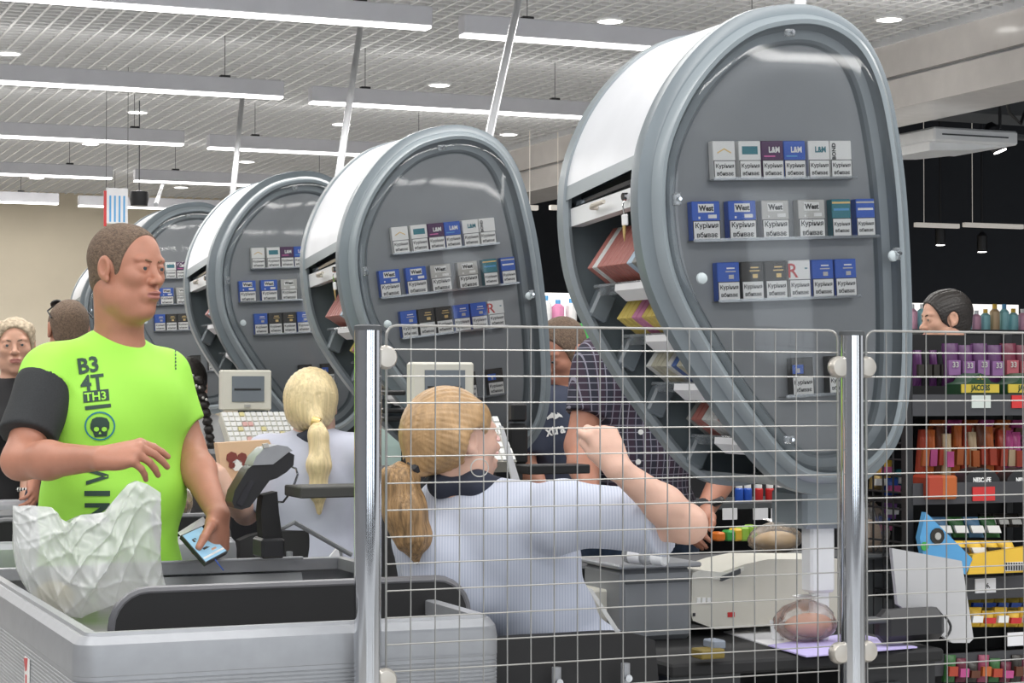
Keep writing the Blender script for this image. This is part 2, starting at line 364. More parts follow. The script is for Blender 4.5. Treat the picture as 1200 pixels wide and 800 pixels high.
for i, (x0, x1) in enumerate([(1074, 1125), (1131, 1200), (1204, 1290)]):
    a, d = atV(x0, 263, 16.5), atV(x1, 263, 16.5)
    solo('strip_light', mb(a).box((a.x, a.y, a.z-.022), (d.x, a.y+.05, a.z+.022), .004).tube([(a.x+.1, a.y+.02, a.z), (a.x+.1, a.y+.02, 5.0)], .003, 5), mat('dim_strip', (.8, .75, .68), .5, emit=.35), 'pale strip light under dark ceiling, '+['left', 'middle', 'right'][i]+' piece', 'strip light', 'strip lights over the dark sales floor')
for i, x in enumerate((622, 655)):
    a = atV(x, 243, 15)
    solo('strip_light', mb(a).box(a+Vector((-.07, 0, -.02)), a+Vector((.07, .05, .02)), .004).tube([a+Vector((0, .02, 0)), (a.x, a.y+.02, 5.0)], .003, 5), mat('dim_strip', (1, 1, 1)), ['short pale light beside the middle display, left one', 'short pale light beside the middle display, right one'][i], 'strip light')

# far product shelves with bottles
ORDB = ['first', 'second', 'third', 'fourth', 'fifth', 'sixth', 'seventh', 'eighth', 'ninth', 'tenth', 'eleventh', 'twelfth', 'thirteenth', 'fourteenth', 'fifteenth', 'sixteenth', 'seventeenth', 'eighteenth', 'nineteenth', 'twentieth']
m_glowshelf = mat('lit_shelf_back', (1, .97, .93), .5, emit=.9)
def farshelf(x0, x1, y0, y1, V, label, seed):
    a, d = atV(x0, y1, V), atV(x1, y0, V); rnd = random.Random(seed); c = ((a.x+d.x)/2, V, 0)
    t = thing('product_shelf', c, label, 'shelf')
    mb(c).box((a.x, V-.2, a.z-.04), (d.x, V+.2, a.z)).build('shelf_board', m_dark, t)
    mb(c).box((a.x, V+.2, 0.0), (d.x, V+.24, a.z)).build('back_panel', m_dark, t)
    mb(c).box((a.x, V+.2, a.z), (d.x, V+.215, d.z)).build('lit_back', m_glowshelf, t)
    mb(c).box((a.x, V-.22, a.z-.3), (d.x, V-.2, a.z)).build('price_rail', m_black, t)
    u = a.x+.05; i = 0; hh = d.z-a.z
    while u < d.x-.04:
        r = rnd.uniform(.035, .05); h = hh*rnd.uniform(.72, .98); m = rnd.choice([mat('bottle_pink', (.8, .3, .5), .4), mat('bottle_aqua', (.35, .7, .75), .4), mat('bottle_white', (.85, .85, .85), .4), m_orange, mat('bottle_tan', (.7, .5, .3), .4), m_packw, mat('bottle_rose', (.85, .45, .6), .4)])
        cc = (u, V, a.z); bt = thing('bottle', cc, m.name.replace('bottle_', '').replace('pack_', '')+' coloured bottle, '+(ORDB[i] if i < 20 else 'last')+' from the left on '+label, 'bottle', 'bottles on '+label)
        mb(cc).lathe([(r*.9, 0), (r, .01), (r, h*.7), (r*.45, h*.82)], cc, n=10).build('body', m, bt)
        mb(cc).lathe([(r*.45, h*.8), (r*.45, h)], cc, n=8).build('cap', rnd.choice([m_white, m_yellow, m_pink, m_lblue]), bt)
        u += r*2+.01; i += 1
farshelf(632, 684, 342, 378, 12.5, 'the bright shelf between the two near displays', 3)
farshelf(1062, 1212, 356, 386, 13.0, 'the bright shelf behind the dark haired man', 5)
a = atV(684, 393, 9.0); solo('promotion_stand', mb((a.x, a.y, 0)).box((a.x-.09, a.y, 0), (a.x+.07, a.y+.1, a.z+.06), .004), m_green, 'green promotion stand just left of the near display edge', 'stand')

# ---------------------------------------------------------------- overhead cigarette displays
OUT = [(0.054,0.355),(-0.048,0.339),(-0.115,0.309),(-0.184,0.26),(-0.253,0.188),(-0.305,0.108),(-0.341,0.023),(-0.353,-0.05),(-0.356,-0.113),(-0.35,-0.205),(-0.333,-0.276),(-0.301,-0.35),(-0.255,-0.432),(-0.188,-0.537),(-0.126,-0.622),(-0.063,-0.698),(-0.012,-0.738),(0.038,-0.755),(0.107,-0.76),(0.178,-0.745),(0.241,-0.705),(0.285,-0.655),(0.312,-0.587),(0.329,-0.495),(0.337,-0.389),(0.34,-0.296),(0.34,-0.162),(0.336,-0.049),(0.326,0.049),(0.308,0.156),(0.279,0.236),(0.238,0.294),(0.18,0.332),(0.118,0.352)]
def resample(P, n):
    P = [Vector((p[0], p[1])) for p in P]; N = len(P); out = []; Ls = [(P[(i+1) % N]-P[i]).length for i in range(N)]; T = sum(Ls)
    for k in range(n):
        d = T*k/n; i = 0
        while d > Ls[i]: d -= Ls[i]; i += 1
        t = d/Ls[i]; p0, p1, p2, p3 = P[i-1], P[i], P[(i+1) % N], P[(i+2) % N]
        out.append(.5*((2*p1)+(p2-p0)*t+(2*p0-5*p1+4*p2-p3)*t*t+(-p0+3*p1-3*p2+p3)*t**3))
    for _ in range(3): out = [(out[i-1]+out[i]*2+out[(i+1) % n])*.25 for i in range(n)]
    return out
NO = 120; O1 = resample(OUT, NO)
def inset(P, d):
    n = len(P); out = []
    for i in range(n):
        t = (P[(i+1) % n]-P[i-1]).normalized(); nn = Vector((t.y, -t.x))   # outline runs counter-clockwise seen with z up
        out.append(P[i]-nn*d)
    return out
area2 = sum(O1[i].x*O1[(i+1) % NO].y-O1[(i+1) % NO].x*O1[i].y for i in range(NO)); SG = 1 if area2 > 0 else -1
def ins(d): return inset(O1, d*SG)
def sweep(prof, name, mats, parent, mi=None, rng=None):   # prof: (inset, y)
    b = MB(); rings = [ins(d) for d, y in prof]; n = NO
    idx = range(n) if rng is None else rng
    vs = []; fs = []; ms = []
    for i in idx:
        for (d, y), R in zip(prof, rings): vs.append((R[i % n].x, y, R[i % n].y))
    q = len(prof); cnt = len(list(idx)); last = cnt if rng is None else cnt-1
    for i in range(last):
        for j in range(q-1):
            fs.append((i*q+j, ((i+1) % cnt)*q+j, ((i+1) % cnt)*q+j+1, i*q+j+1)); ms.append(mi[j] if mi else 0)
    b.v = [tuple(v) for v in vs]; b.f = fs; b.m = ms
    return b.build(name, mats, parent, 40)
def plate(d, y0, y1, name, m, parent):
    b = MB(); P = ins(d); b.prism([(p.x, y0, p.y) for p in P], (0, y1-y0, 0)); return b.build(name, m, parent, 30)

WARN = 'Куріння\nвбиває'
PM = {}
def pack_mesh(w, h, d, m):
    k = (w, h, d, m.name)
    if k not in PM: PM[k] = MB().box((-w/2, 0, 0), (w/2, d, h), .0015).mesh('carton', m)
    return PM[k]
def strip(w, h, m, y=-.0006):
    k = ('s', w, h, m.name, y)
    if k not in PM: PM[k] = MB().box((-w/2, y, 0), (w/2, 0.0002, h)).mesh('print', m)
    return PM[k]
def pack(kind, w, mtx, label, group, detail=True):
    h = .086; col = dict(wg=m_packw, wt=m_packw, lp=m_purple, lb=m_blue, lw=m_packw, bo=m_packw, we=m_blue, ws=m_silver, st=m_teal, sb=m_blue, pb=m_blue, br=m_brown, rr=m_packw, dk=m_brown)[kind]
    t = bpy.data.objects.new('cigarette_pack', None); COL.objects.link(t); t.matrix_world = mtx; tag(t, label, 'cigarette pack', group)
    inst(pack_mesh(w, h, .022, col), 'carton', t)
    inst(strip(w*.98, h*.50, m_ink, -.0005), 'warning_border', t)
    wl = inst(strip(w*.92, h*.45, m_packw, -.0010), 'warning_label', t, loc=(0, 0, h*.03))
    if detail: text(WARN, w*.222, m_ink, wl, (0, -.0012, h*.23), .00022*w/.055)
    P = lambda pw, ph, m, x, z, nm, y=-.0008: inst(strip(pw, ph, m, y), nm, t, loc=(x, 0, z))
    if kind == 'wg':
        b = MB()
        for s in (-1, 1): b.prism([(0, -.001, .07), (0, -.001, .067), (s*.017, -.001, .058), (s*.017, -.001, .061)], (0, .001, 0))
        b.build('chevron', m_gold, t, 0)
    if kind == 'wt': P(w*.7, .018, m_teal, 0, .056, 'emblem')
    if kind in ('lp', 'lb', 'lw'):
        text('L&M', .018, m_packw if kind != 'lw' else m_teal, t, (.004, -.001, .066), .0006, .85, name='brand_lettering')
        if kind != 'lw': P(w*.5, .003, m_pink if kind == 'lp' else m_lblue, -.008, .05, 'wave')
    if kind == 'bo': text('BOND', .013, m_ink, t, (-w*.34, -.001, .062), .0004, rot=math.pi/2, name='brand_lettering')
    if kind in ('we', 'ws'):
        P(w*.56, .019, m_packw, 0, .061, 'brand_panel'); text('West', .0165, m_ink, t, (0, -.0012, .0705), .0006, .95, name='brand_lettering')
        P(w*.3, .008, m_packw, w*.22, .048, 'flavour_panel'); P(w*.06, .005, m_packw, -w*.25, .047, 'dot')
    if kind in ('st', 'sb'): P(w*.8, .005, m_packw if kind == 'sb' else m_lblue, 0, .06, 'name_line'); P(w*.95, .004, m_gold if kind == 'st' else m_silver, 0, .076, 'top_line')
    if kind in ('pb', 'br'):
        P(w*.35, .003, m_gold if kind == 'br' else m_packw, w*.1, .071, 'crest'); P(w*.45, .0025, m_gold if kind == 'br' else m_silver, w*.1, .064, 'name_line'); P(w*.22, .009, m_gold if kind == 'br' else m_silver, w*.12, .049, 'monogram')
    if kind == 'rr': text('R', .046, m_red, t, (-w*.3, -.001, .063), .0003, name='brand_lettering'); P(.006, .003, m_teal, w*.3, .066, 'emblem')
    if kind == 'dk':
        P(w*.5, .02, m_blue, -w*.22, .05, 'blue_corner'); P(w*.12, .01, m_silver, -w*.2, .052, 'emblem', -.0011)
        if detail: pass
    return t
KL = ['the nearest display', 'the second display', 'the third display', 'the fourth display', 'the farthest display']
KN = dict(wg='white pack with gold chevron', wt='white pack with teal panel', lp='dark purple pack', lb='bright blue pack with white letters', lw='white pack with blue letters', bo='white pack with sideways letters', we='wide blue pack', ws='wide silver grey pack', st='slim teal pack', sb='slim blue pack', pb='blue pack with pale crest', br='dark brown pack with gold crest', rr='white pack with big red letter R', dk='black pack with blue corner')
ORD = ['first', 'second', 'third', 'fourth', 'fifth', 'sixth', 'seventh', 'eighth', 'ninth', 'tenth', 'eleventh', 'twelfth', 'thirteenth']
CN = ['white', 'beige', 'blue', 'grey', 'red', 'pale blue', 'yellow', 'pink']
m_carton = [mat('ct_white', (.55, .55, .54), .4), mat('ct_beige', (.42, .40, .31), .4), mat('ct_blue', (.05, .10, .28), .4), mat('ct_grey', (.2, .2, .19), .4), mat('ct_red', (.35, .12, .10), .4), mat('ct_pale', (.38, .48, .58), .4), mat('ct_yellow', (.62, .48, .12), .4), mat('ct_pink', (.55, .2, .35), .4)]
def display(k, c, roll, label):
    Mx = Matrix.Translation(W(*c)) @ Matrix.Rotation(A, 4, 'Z') @ Matrix.Rotation(-math.radians(roll), 4, 'Y')
    t = thing('overhead_display', None, label, 'display', 'teardrop overhead cigarette displays', Mx)
    D = .45
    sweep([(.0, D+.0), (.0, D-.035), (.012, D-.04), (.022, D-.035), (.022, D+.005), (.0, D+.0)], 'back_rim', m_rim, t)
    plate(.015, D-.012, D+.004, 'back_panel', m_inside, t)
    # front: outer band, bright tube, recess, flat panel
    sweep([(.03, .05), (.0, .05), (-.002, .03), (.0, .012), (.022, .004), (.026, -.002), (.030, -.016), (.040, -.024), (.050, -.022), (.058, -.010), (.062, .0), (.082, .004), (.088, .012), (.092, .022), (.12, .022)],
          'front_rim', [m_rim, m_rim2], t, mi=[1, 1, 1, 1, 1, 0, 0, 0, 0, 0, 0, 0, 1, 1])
    plate(.095, .02, .05, 'face_panel', m_panel, t)
    # clear bulged cover over the packs
    b = MB(); P = [ins(.052)]+[ins(.056)]+[ins(.075)]; ys = [-.020, -.030, -.034]
    vs = [(p.x, y, p.y) for R, y in zip(P, ys) for p in R]; fs = [(j*NO+i, j*NO+(i+1) % NO, (j+1)*NO+(i+1) % NO, (j+1)*NO+i) for j in range(2) for i in range(NO)]+[tuple(2*NO+i for i in range(NO))]
    b.add(vs, fs); b.build('clear_cover', m_acryl, t, 30)
    for i, (dd, nm) in enumerate([(0, 'catch'), (25, 'catch'), (88, 'catch'), (52, 'catch')]):
        p = ins(.07)[(dd+2) % NO]; q = MB(); q.box((p.x-.012, -.045, p.y-.008) if i in (0, 3) else (p.x-.008, -.045, p.y-.014), (p.x+.012, -.03, p.y+.008) if i in (0, 3) else (p.x+.008, -.03, p.y+.014), .003); cc_ = q.build('catch', m_acryl2, t)
        MB().lathe([(.005, 0), (.004, -.01)], (p.x, -.045, p.y), (0, 1, 0), 8).build('screw', m_chrome, cc_)
    for x, z in ((-.232, -.262), (.262, -.225)): MB().lathe([(.013, 0), (.012, -.006), (.006, -.009)], (x, -.034, z), (0, 1, 0), 12).build('round_button', mat('frosted_button', (.5, .56, .58), .4), t)
    # white side cover over the top, its lower edge slanting down towards the back
    R0 = ins(.006); 
    def arcpos(z, left):          # float index where the outline passes height z on the left or right side
        best = min((q for q in range(NO) if (R0[q].x < 0) == left), key=lambda q: abs(R0[q].y-z)); return best
    up = 1 if R0[(arcpos(0, True)+1) % NO].y > R0[arcpos(0, True)].y else -1
    def at_(q): q %= NO; a = int(q); return R0[a].lerp(R0[(a+1) % NO], q-a)
    def fpos(z):
        q = arcpos(z-.03, True)*1.0
        for _ in range(200):
            if at_(q).y >= z: break
            q += up*.05
        return q
    end = arcpos(-.68, False); span = lambda q0: ((end-q0)*up) % NO
    def cov(z0, z1, e0=None, e1=None):
        q0, q1 = fpos(z0), fpos(z1)
        def fn(u, v):
            qa = q0+(q1-q0)*v; ln = span(qa) if e0 is None else None
            if e0 is not None: qb = fpos(e0+(e1-e0)*v); ln = ((qb-qa)*up) % NO
            p = at_(qa+up*ln*u); return Vector((p.x, .04+(D-.07)*v, p.y))
        return fn
    b = MB(); b.grid(cov(.019, -.022), 70, 4); b.build('side_cover', m_cover, t, 50)
    b = MB(); b.grid(cov(-.012, -.055, .020, -.021), 3, 4); b.v = [(x-.001, y, z) for x, y, z in b.v]; b.build('cover_edge', m_rim, t, 50)
    bo = min(range(NO), key=lambda i: O1[i].y); dr = 1 if O1[(bo+3) % NO].x > O1[bo].x else -1; rg = [(bo+dr*i) % NO for i in range(-5, 10)]
    sweep([(.012, .04), (.012, D-.03), (.018, D-.03)], 'bottom_tray', m_rim, t, rng=rg)
    # lock rail, slanting like the cover edge
    SH = Matrix.Shear('XY', 3, (0, 0)) if False else None
    def slant(x0, x1, za, zb, h_, name, m, b_=.004):     # bar along the depth from z=za at the front to z=zb at the back
        b = MB(); b.prism([(x0, .04, za), (x1, .04, za), (x1, .04, za+h_), (x0, .04, za+h_)], (0, D-.065, 0)); b.v = [(x, y, z+((zb-za) if y > .2 else 0)) for x, y, z in b.v]; return b.build(name, m, t, 20)
    r_ = slant(-.335, -.30, -.090, -.115, .042, 'lock_rail', m_white)
    slant(-.30, -.28, -.048, -.09, .05, 'shutter_slot', m_black)
    slant(-.325, -.31, -.036, -.068, .010, 'roller_shutter', m_chrome)
    MB().tube([(-.337, .26, -.083), (-.352, .26, -.081), (-.358, .24, -.078), (-.358, .18, -.074)], [.005, .006, .006, .005], 8).build('handle', mat('beige_handle', (.6, .55, .48), .4), r_)
    lk = MB().lathe([(.01, 0), (.009, .012)], (-.337, .1, -.07), (-1, 0, 0), 10).build('lock', m_chrome, r_)
    if k < 2:
        ky = bpy.data.objects.new('key_ring', None); COL.objects.link(ky); ky.matrix_world = Mx @ Matrix.Translation((-.35, .09, -.08)); tag(ky, 'small keys hanging from the lock of '+KL[k], 'keys')
        MB().tube([(0, 0, 0), (-.004, 0, -.012), (0, .004, -.03)], .0015, 6).build('ring', m_chrome, ky)
        MB().box((-.004, -.014, -.055), (.002, .012, -.03), .002).build('tag', m_paper, ky)
        MB().prism([(-.004, -.006, -.055), (-.004, .007, -.055), (-.004, .007, -.07), (-.004, .002, -.09), (-.004, -.004, -.07)], (.002, 0, 0)).build('key', m_gold, ky)
    # stepped trays with leaning cartons, open to the side
    for s, (x0, z0) in enumerate([(-.27, -.27), (-.20, -.39), (-.13, -.505), (-.03, -.635)]):
        tr = MB(); tr.box((x0-.01, .07, z0-.012), (x0+.20, D-.06, z0-.004)); tr.prism([(x0-.012, .07, z0-.012), (x0-.04, .07, z0+.008), (x0-.038, .07, z0+.014), (x0-.01, .07, z0-.004)], (0, D-.16, 0)); 
        tb = tr.build('tray', m_acryl2, t)
        MB().prism([(x0-.014, .09, z0-.03), (x0-.042, .09, z0-.005), (x0-.040, .09, z0+.010), (x0-.012, .09, z0-.014)], (0, .15, 0)).build('price_slip', m_paper, t)
        MB().box((x0-.02, D-.05, z0-.07), (x0+.03, D-.015, z0+.0), .006, R=Matrix.Rotation(.5, 3, 'Y')).build('tray_arm', m_rim2, t)
        n = 10 if k == 0 else 8 if k == 1 else 4; rnd = random.Random(s*3+1); run = 0
        for q in range(n):
            if run == 0: mi_ = rnd.choice([0, 1, 3, 0, 5, 2, 0, 4] if s != 1 else [6, 1, 0, 7, 5, 0]); run = rnd.choice([1, 2, 2, 3])
            run -= 1; yy = .085+q*.0262; m = m_carton[mi_]
            c_ = bpy.data.objects.new('cigarette_pack', None); COL.objects.link(c_)
            c_.matrix_world = Mx @ Matrix.Translation((x0+.0, yy, z0)) @ Matrix.Rotation(math.radians(38), 4, 'Y') @ Matrix.Rotation(math.radians(90), 4, 'Z') @ Matrix.Rotation(0, 4, 'X') @ Matrix.Translation((0, 0, 0))
            tag(c_, CN[mi_]+' pack, '+ORD[q]+' from the front in the '+ORD[s]+' side tray of '+KL[k], 'cigarette pack', 'packs leaning in the '+ORD[s]+' side tray of '+KL[k])
            inst(pack_mesh(.0225, .118, .085, m), 'carton', c_)
            inst(strip(.0205, .045, m_packw, -.0012), 'warning_label', c_, loc=(0, 0, .006))
    # packs on the face
    Y = .012-.024
    def put(kind, w, x, z, row, i):
        pack(kind, w, Mx @ Matrix.Translation((x, -.004, z-.043)), KN[kind]+', '+ORD[i]+' in the '+row+' row of '+KL[k], 'packs shown on '+KL[k], k < 4)
    r1 = [('wg', -.145), ('wt', -.08), ('lp', -.022), ('lb', .035), ('lw', .098), ('bo', .156)]
    for i, (kd, x) in enumerate(r1): put(kd, .056, x, -.001, 'top', i)
    r2 = [('we', -.197, .07), ('we', -.106, .07), ('ws', -.022, .07), ('ws', .072, .07), ('st', .150, .05), ('sb', .214, .05)]
    for i, (kd, x, w_) in enumerate(r2): put(kd, w_, x, -.134, 'second', i)
    r3 = ['pb', 'br', 'br', 'rr', 'pb', 'pb'] if k == 0 else ['pb', 'br', 'br', 'pb', 'pb', 'rr']
    for i, kd in enumerate(r3): put(kd, .056, -.148+i*.0605, -.270, 'third', i)
    for i, (kd, x) in enumerate([('dk', .03), ('dk', .125)]): put(kd, .056, x, -.489, 'bottom', i)
    for x0, x1, z in ((-.178, .19, -.046), (-.235, .243, -.181), (-.18, .186, -.316), (-.02, .16, -.535)):
        MB().box((x0, -.014, z), (x1, .022, z+.003)).build('pack_ledge', m_acryl2, t)
        MB().box((x0, -.014, z), (x1, -.0125, z+.007)).build('ledge_lip', m_acryl2, t)
    return t, Mx
KP = [((2.285, 3.94, 1.854), 2.8, 'largest teardrop cigarette display, nearest, on a white stand at right'), ((2.272, 6.07, 1.828), 7.0, 'teardrop cigarette display tilted in the middle of the picture'),
      ((2.334, 8.0, 1.874), 3.4, 'third teardrop cigarette display, behind the blond cashier'), ((2.44, 10.33, 1.945), 2.8, 'fourth teardrop cigarette display, just right of the man in lime'), ((3.02, 14.55, 1.985), 2.8, 'farthest display, only its white cover seen behind the man in lime')]
for k, (c, r, lab) in enumerate(KP): display(k, c, r, lab)
for (x0, y0, x1, y1, V, lab) in [(575, 150, 620, -55, 6.07, 'slanting grey rod above the middle display'), (397, 205, 424, 20, 8.0, 'slanting grey rod above the third display'),
                                (272, 235, 285, 103, 10.33, 'slanting grey rod above the fourth display'), (184, 236, 192, 212, 14.55, 'short slanting grey rod beside the fourth display top'), (937, 8, 962, -150, 3.94, 'white rod above the nearest display, cut by the top edge')]:
    a, e = atV(x0, y0, V+.44), atZ(x1, y1, 3.42); a = a-(e-a)*.11
    t = thing('support_rod', a, lab, 'rod', 'support rods of the displays')
    mb(a).tube([a, e], .0165, 12).build('rod', mat('rod_grey', (.5, .51, .53), .35, .3), t)
    mb(a).lathe([(.04, 0), (.04, .012)], e-Vector((0, 0, .012))).build('ceiling_flange', m_white, t)
# stand of the nearest display
c = atV(950, 600, 4.2); c = Vector((c.x, 4.2, .737)); t = thing('display_stand', c, 'pale grey stand post under the nearest display', 'stand')
z = lambda y: atV(950, y, 4.2).z
X = lambda x: atV(x, 600, 4.2).x
mb(c).box((X(922), 4.12, z(617)), (X(978), 4.28, z(572)), .01).build('bracket', m_rim, t)
mb(c).box((X(938), 4.15, z(692)), (X(966), 4.20, z(612)), .006).build('post', m_white, t)
mb(c).box((X(944), 4.16, .737), (X(962), 4.19, z(690)), .004).build('column', m_white, t)
# ---------------------------------------------------------------- wire fence on chrome posts
FV = 3.565
def post(px, label):
    u = atV(px, 600, FV).x; c = (u, FV, 0); t = thing('fence_post', c, label, 'post', 'chrome fence posts')
    mb(c).lathe([(.06, 0), (.06, .006), (.028, .012)], c, n=24).build('base_flange', m_chrome, t)
    mb(c).lathe([(.0255, .01), (.0255, 1.452)], c, n=32).build('tube', m_chrome, t)
    mb(c).lathe([(.0262, 1.450), (.0262, 1.458), (.02, 1.4605)], c, n=32).build('cap', m_dark, t)
    return u
uL, uR = post(431, 'chrome post at the left end of the wire fence, in front of the conveyor'), post(999, 'chrome post joining the two wire fence panels')
def clamp(t, c, z, s, o):
    mb(o).lathe([(.006, -.014), (.018, -.013), (.022, -.006), (.023, 0), (.022, .006), (.018, .013), (.006, .014)], (c, FV, z), (0, 1, 0), 16).build('clamp', mat('clamp_steel', (.62, .58, .52), .35, .7), t)
def panel(u0, u1, n, label, zt=1.460, z0=.66):
    c = (u0, FV, 0); t = thing('wire_mesh_panel', c, label, 'wire fence', 'wire mesh fence panels'); r = .02
    pts = [(u0, FV, z0), (u0, FV, zt-r)]+[(u0+r-r*math.cos(a), FV, zt-r+r*math.sin(a)) for a in (.4, .8, 1.2)]+[(u0+r, FV, zt), (u1-r, FV, zt)]+[(u1-r+r*math.sin(a), FV, zt-r+r*math.cos(a)) for a in (.4, .8, 1.2)]+[(u1, FV, zt-r), (u1, FV, z0)]
    mb(c).tube(pts, .0027, 6, closed=True).build('outer_wire', m_wire, t)
    me = MB().tube([(0, 0, z0), (0, 0, zt)], .0014, 5).mesh('wire', m_wire); mh = MB().tube([(0, -.003, 0), (u1-u0, -.003, 0)], .0014, 5).mesh('wire', m_wire)
    for i in range(1, n): inst(me, 'wire', t, loc=((u1-u0)*i/n, 0, 0))
    z = zt-.045
    while z > z0+.02: inst(mh, 'wire', t, loc=(0, 0, z)); z -= .05
    return t, c
t, c = panel(uL+.036, uR-.034, 20, 'wire mesh fence panel in front of the seated cashier')
clamp(t, uL+.034, 1.40, 1, c); clamp(t, uL+.034, .80, 1, c); clamp(t, uR-.033, 1.385, 1, c); clamp(t, uR-.033, .80, 1, c)
t, c = panel(uR+.034, uR+1.11, 22, 'wire mesh fence panel in front of the coffee rack at right')
clamp(t, uR+.033, 1.385, 1, c); clamp(t, uR+.033, .80, 1, c)

# ---------------------------------------------------------------- conveyor checkouts
m_steel = mat('brushed_steel', (.35, .34, .33), .3, .7, .12, 3, stretch=(1, 14, 14))
def conveyor(V0, label, full=True, U0=.655, U1=1.475):
    V1 = V0+1.42; c = ((U0+U1)/2, (V0+V1)/2, 0); t = thing('checkout_conveyor', c, label, 'checkout counter', 'grey checkout counters')
    r = .045; pth = []
    def arc(cx, cy, a0, a1): 
        for i in range(7):
            a = math.radians(a0+(a1-a0)*i/6); pth.append((cx+r*math.cos(a), cy+r*math.sin(a), math.cos(a), math.sin(a)))
    arc(U1-r, V0+r, 0, -90); arc(U0+r, V0+r, -90, -180); arc(U0+r, V1-r, 180, 90); arc(U1+.1, V1-r, 90, 0)
    pth.insert(0, (U1, V0+.5, 1, 0)); pth.append((U1+.1+r, V1-.2, 1, 0))
    z0 = .905
    prof = [(-.045, z0-.03), (-.045, z0-.002), (-.040, z0), (-.024, z0), (-.021, z0-.006), (-.016, z0-.006), (-.004, z0-.02), (0, z0-.04), (0, z0-.075), (-.001, z0-.0765)]
    z = z0-.08
    for i in range(34): prof += [(-.0005, z), (-.0005, z-.004), (-.002, z-.005), (-.002, z-.0065)]; z -= .0075
    prof += [(0, z), (0, z-.02), (-.03, z-.03)]
    q = mb(c); n = len(prof); vs = [(x+nx*o, y+ny*o, zz) for x, y, nx, ny in pth for o, zz in prof]
    q.add(vs, [(i*n+j, (i+1)*n+j, (i+1)*n+j+1, i*n+j+1) for i in range(len(pth)-1) for j in range(n-1)]); q.build('side_rail', m_alu, t, 25)
    mb(c).box((U0+.04, V0+.04, .80), (U1-.02, V1-.04, .81)).build('packing_bed', m_steel, t)
    mb(c).box((U0+.10, V0+.10, .1), (U1-.03, V1-.12, .80)).build('lower_cabinet', m_dark, t)
    mb(c).box((U0+.12, V0+.12, 0.0), (U1-.05, V1-.14, .1)).build('plinth', m_black, t)
    if full:
        ua, ub, zb, zt, vv = U0+.13, U1+.05, .81, .945, V0+.32; P = [(ua, vv, zb)]+[(ua+.07-.07*math.cos(a), vv, zt-.07+.07*math.sin(a)) for a in [i*math.pi/12 for i in range(7)]]+[(ub-.07+.07*math.sin(a), vv, zt-.07+.07*math.cos(a)) for a in [i*math.pi/12 for i in range(7)]]+[(ub-.06, vv, zb)]
        mb(c).prism(P, (0, .016, 0)).build('divider', m_blackm, t)
        mb(c).tube([(p[0], p[1]+.008, p[2]) for p in P[:15]], .0095, 8).build('divider_edge', mat('edge_trim', (.12, .12, .13), .3), t)
        mb(c).box((U0+.05, V0+.05, .81), (U0+.17, V0+.12, .885), .02).build('hinge_block', m_alu_d, t)
        mb(c).box((U0+.3, V1-.075, .905), (U1, V1-.06, .912), .002).build('rear_edge_strip', m_alu, t)
        mb(c).prism([(U0+.3, V1-.09, .81), (U1+.0, V1-.09, .81), (U1+.0, V1-.05, .87), (U0+.3, V1-.05, .87)], (0, -.004, 0)).build('rear_inner_panel', m_alu_d, t)
        st = mb(c); st.box((U0-.0012, V0+.50, .735), (U0+.0, V0+.56, .80)); s_ = st.build('sticker', m_packw, t)
        mb(c).prism([(U0-.002, V0+.52, .80), (U0-.002, V0+.565, .795), (U0-.002, V0+.545, .77), (U0-.002, V0+.53, .775)], (.001, 0, 0)).build('red_print', m_red, s_)
        mb(c).box((U0-.002, V0+.53, .74), (U0-.001, V0+.545, .765)).build('red_print', m_red, s_)
    return t
conveyor(3.60, 'nearest grey ribbed checkout counter with black divider, at the left front')
conveyor(5.78, 'grey checkout counter behind the man in lime, beside the blond cashier', True, .70, 1.53)
conveyor(7.90, 'third grey checkout counter, mostly hidden behind the man', False, .75, 1.50)

# ---------------------------------------------------------------- helpers for desk items: lane-aligned boxes from sight lines
def pbox(x0, y0, x1, y1, V, dep):
    a, d = atV(x0, y1, V), atV(x1, y0, V); return (a.x, V, a.z), (d.x, V+dep, d.z)
def quad(pts, V, dep):      # prism whose front face is traced on plane V
    return [atV(x, y, V) for x, y in pts], (0, dep, 0)

# near cashier's workplace
m_steelbox = mat('grey_metal_box', (.24, .25, .26), .4, .3)
lo, hi = pbox(690, 655, 1010, 664, 4.75, .35); c = (lo[0], 4.75, 0)
t = thing('checkout_desk', c, 'long grey checkout desk behind the receipt printer', 'counter')
mb(c).box((lo[0]-.04, 4.75, lo[2]-.01), (hi[0]+.2, 4.96, hi[2]+.01), .006).build('desk_top', m_dark, t)
mb(c).box((lo[0]-.03, 4.80, .0), (hi[0]+.18, 4.95, lo[2]-.01)).build('front_panel', m_dark, t)
mb(c).box((lo[0]+.05, 4.73, lo[2]-.06), (hi[0], 4.75, lo[2]-.03), .004).build('edge_rail', m_alu, t)
lo, hi = pbox(728, 664, 812, 741, 4.34, .22); lo = (lo[0], lo[1], .736); c = (lo[0], 4.34, .736)
t = thing('metal_box', c, 'dark grey metal box beside the seated cashier under the water bottle', 'box')
mb(c).box(lo, hi, .012).build('casing', m_steelbox, t); mb(c).box((lo[0]+.01, 4.332, hi[2]-.035), (hi[0]-.01, 4.342, hi[2]-.028)).build('front_groove', m_dark, t)
mb(c).box((lo[0]-.01, 4.33, hi[2]), (hi[0]+.02, 4.57, hi[2]+.012), .004).build('lid', m_alu, t)
lo, hi = pbox(690, 690, 724, 738, 4.42, .14); lo = (lo[0], lo[1], .736); solo('parcel', mb(lo).box(lo, hi, .005), m_cream, 'pale small carton between the cashier and the grey box', 'carton')
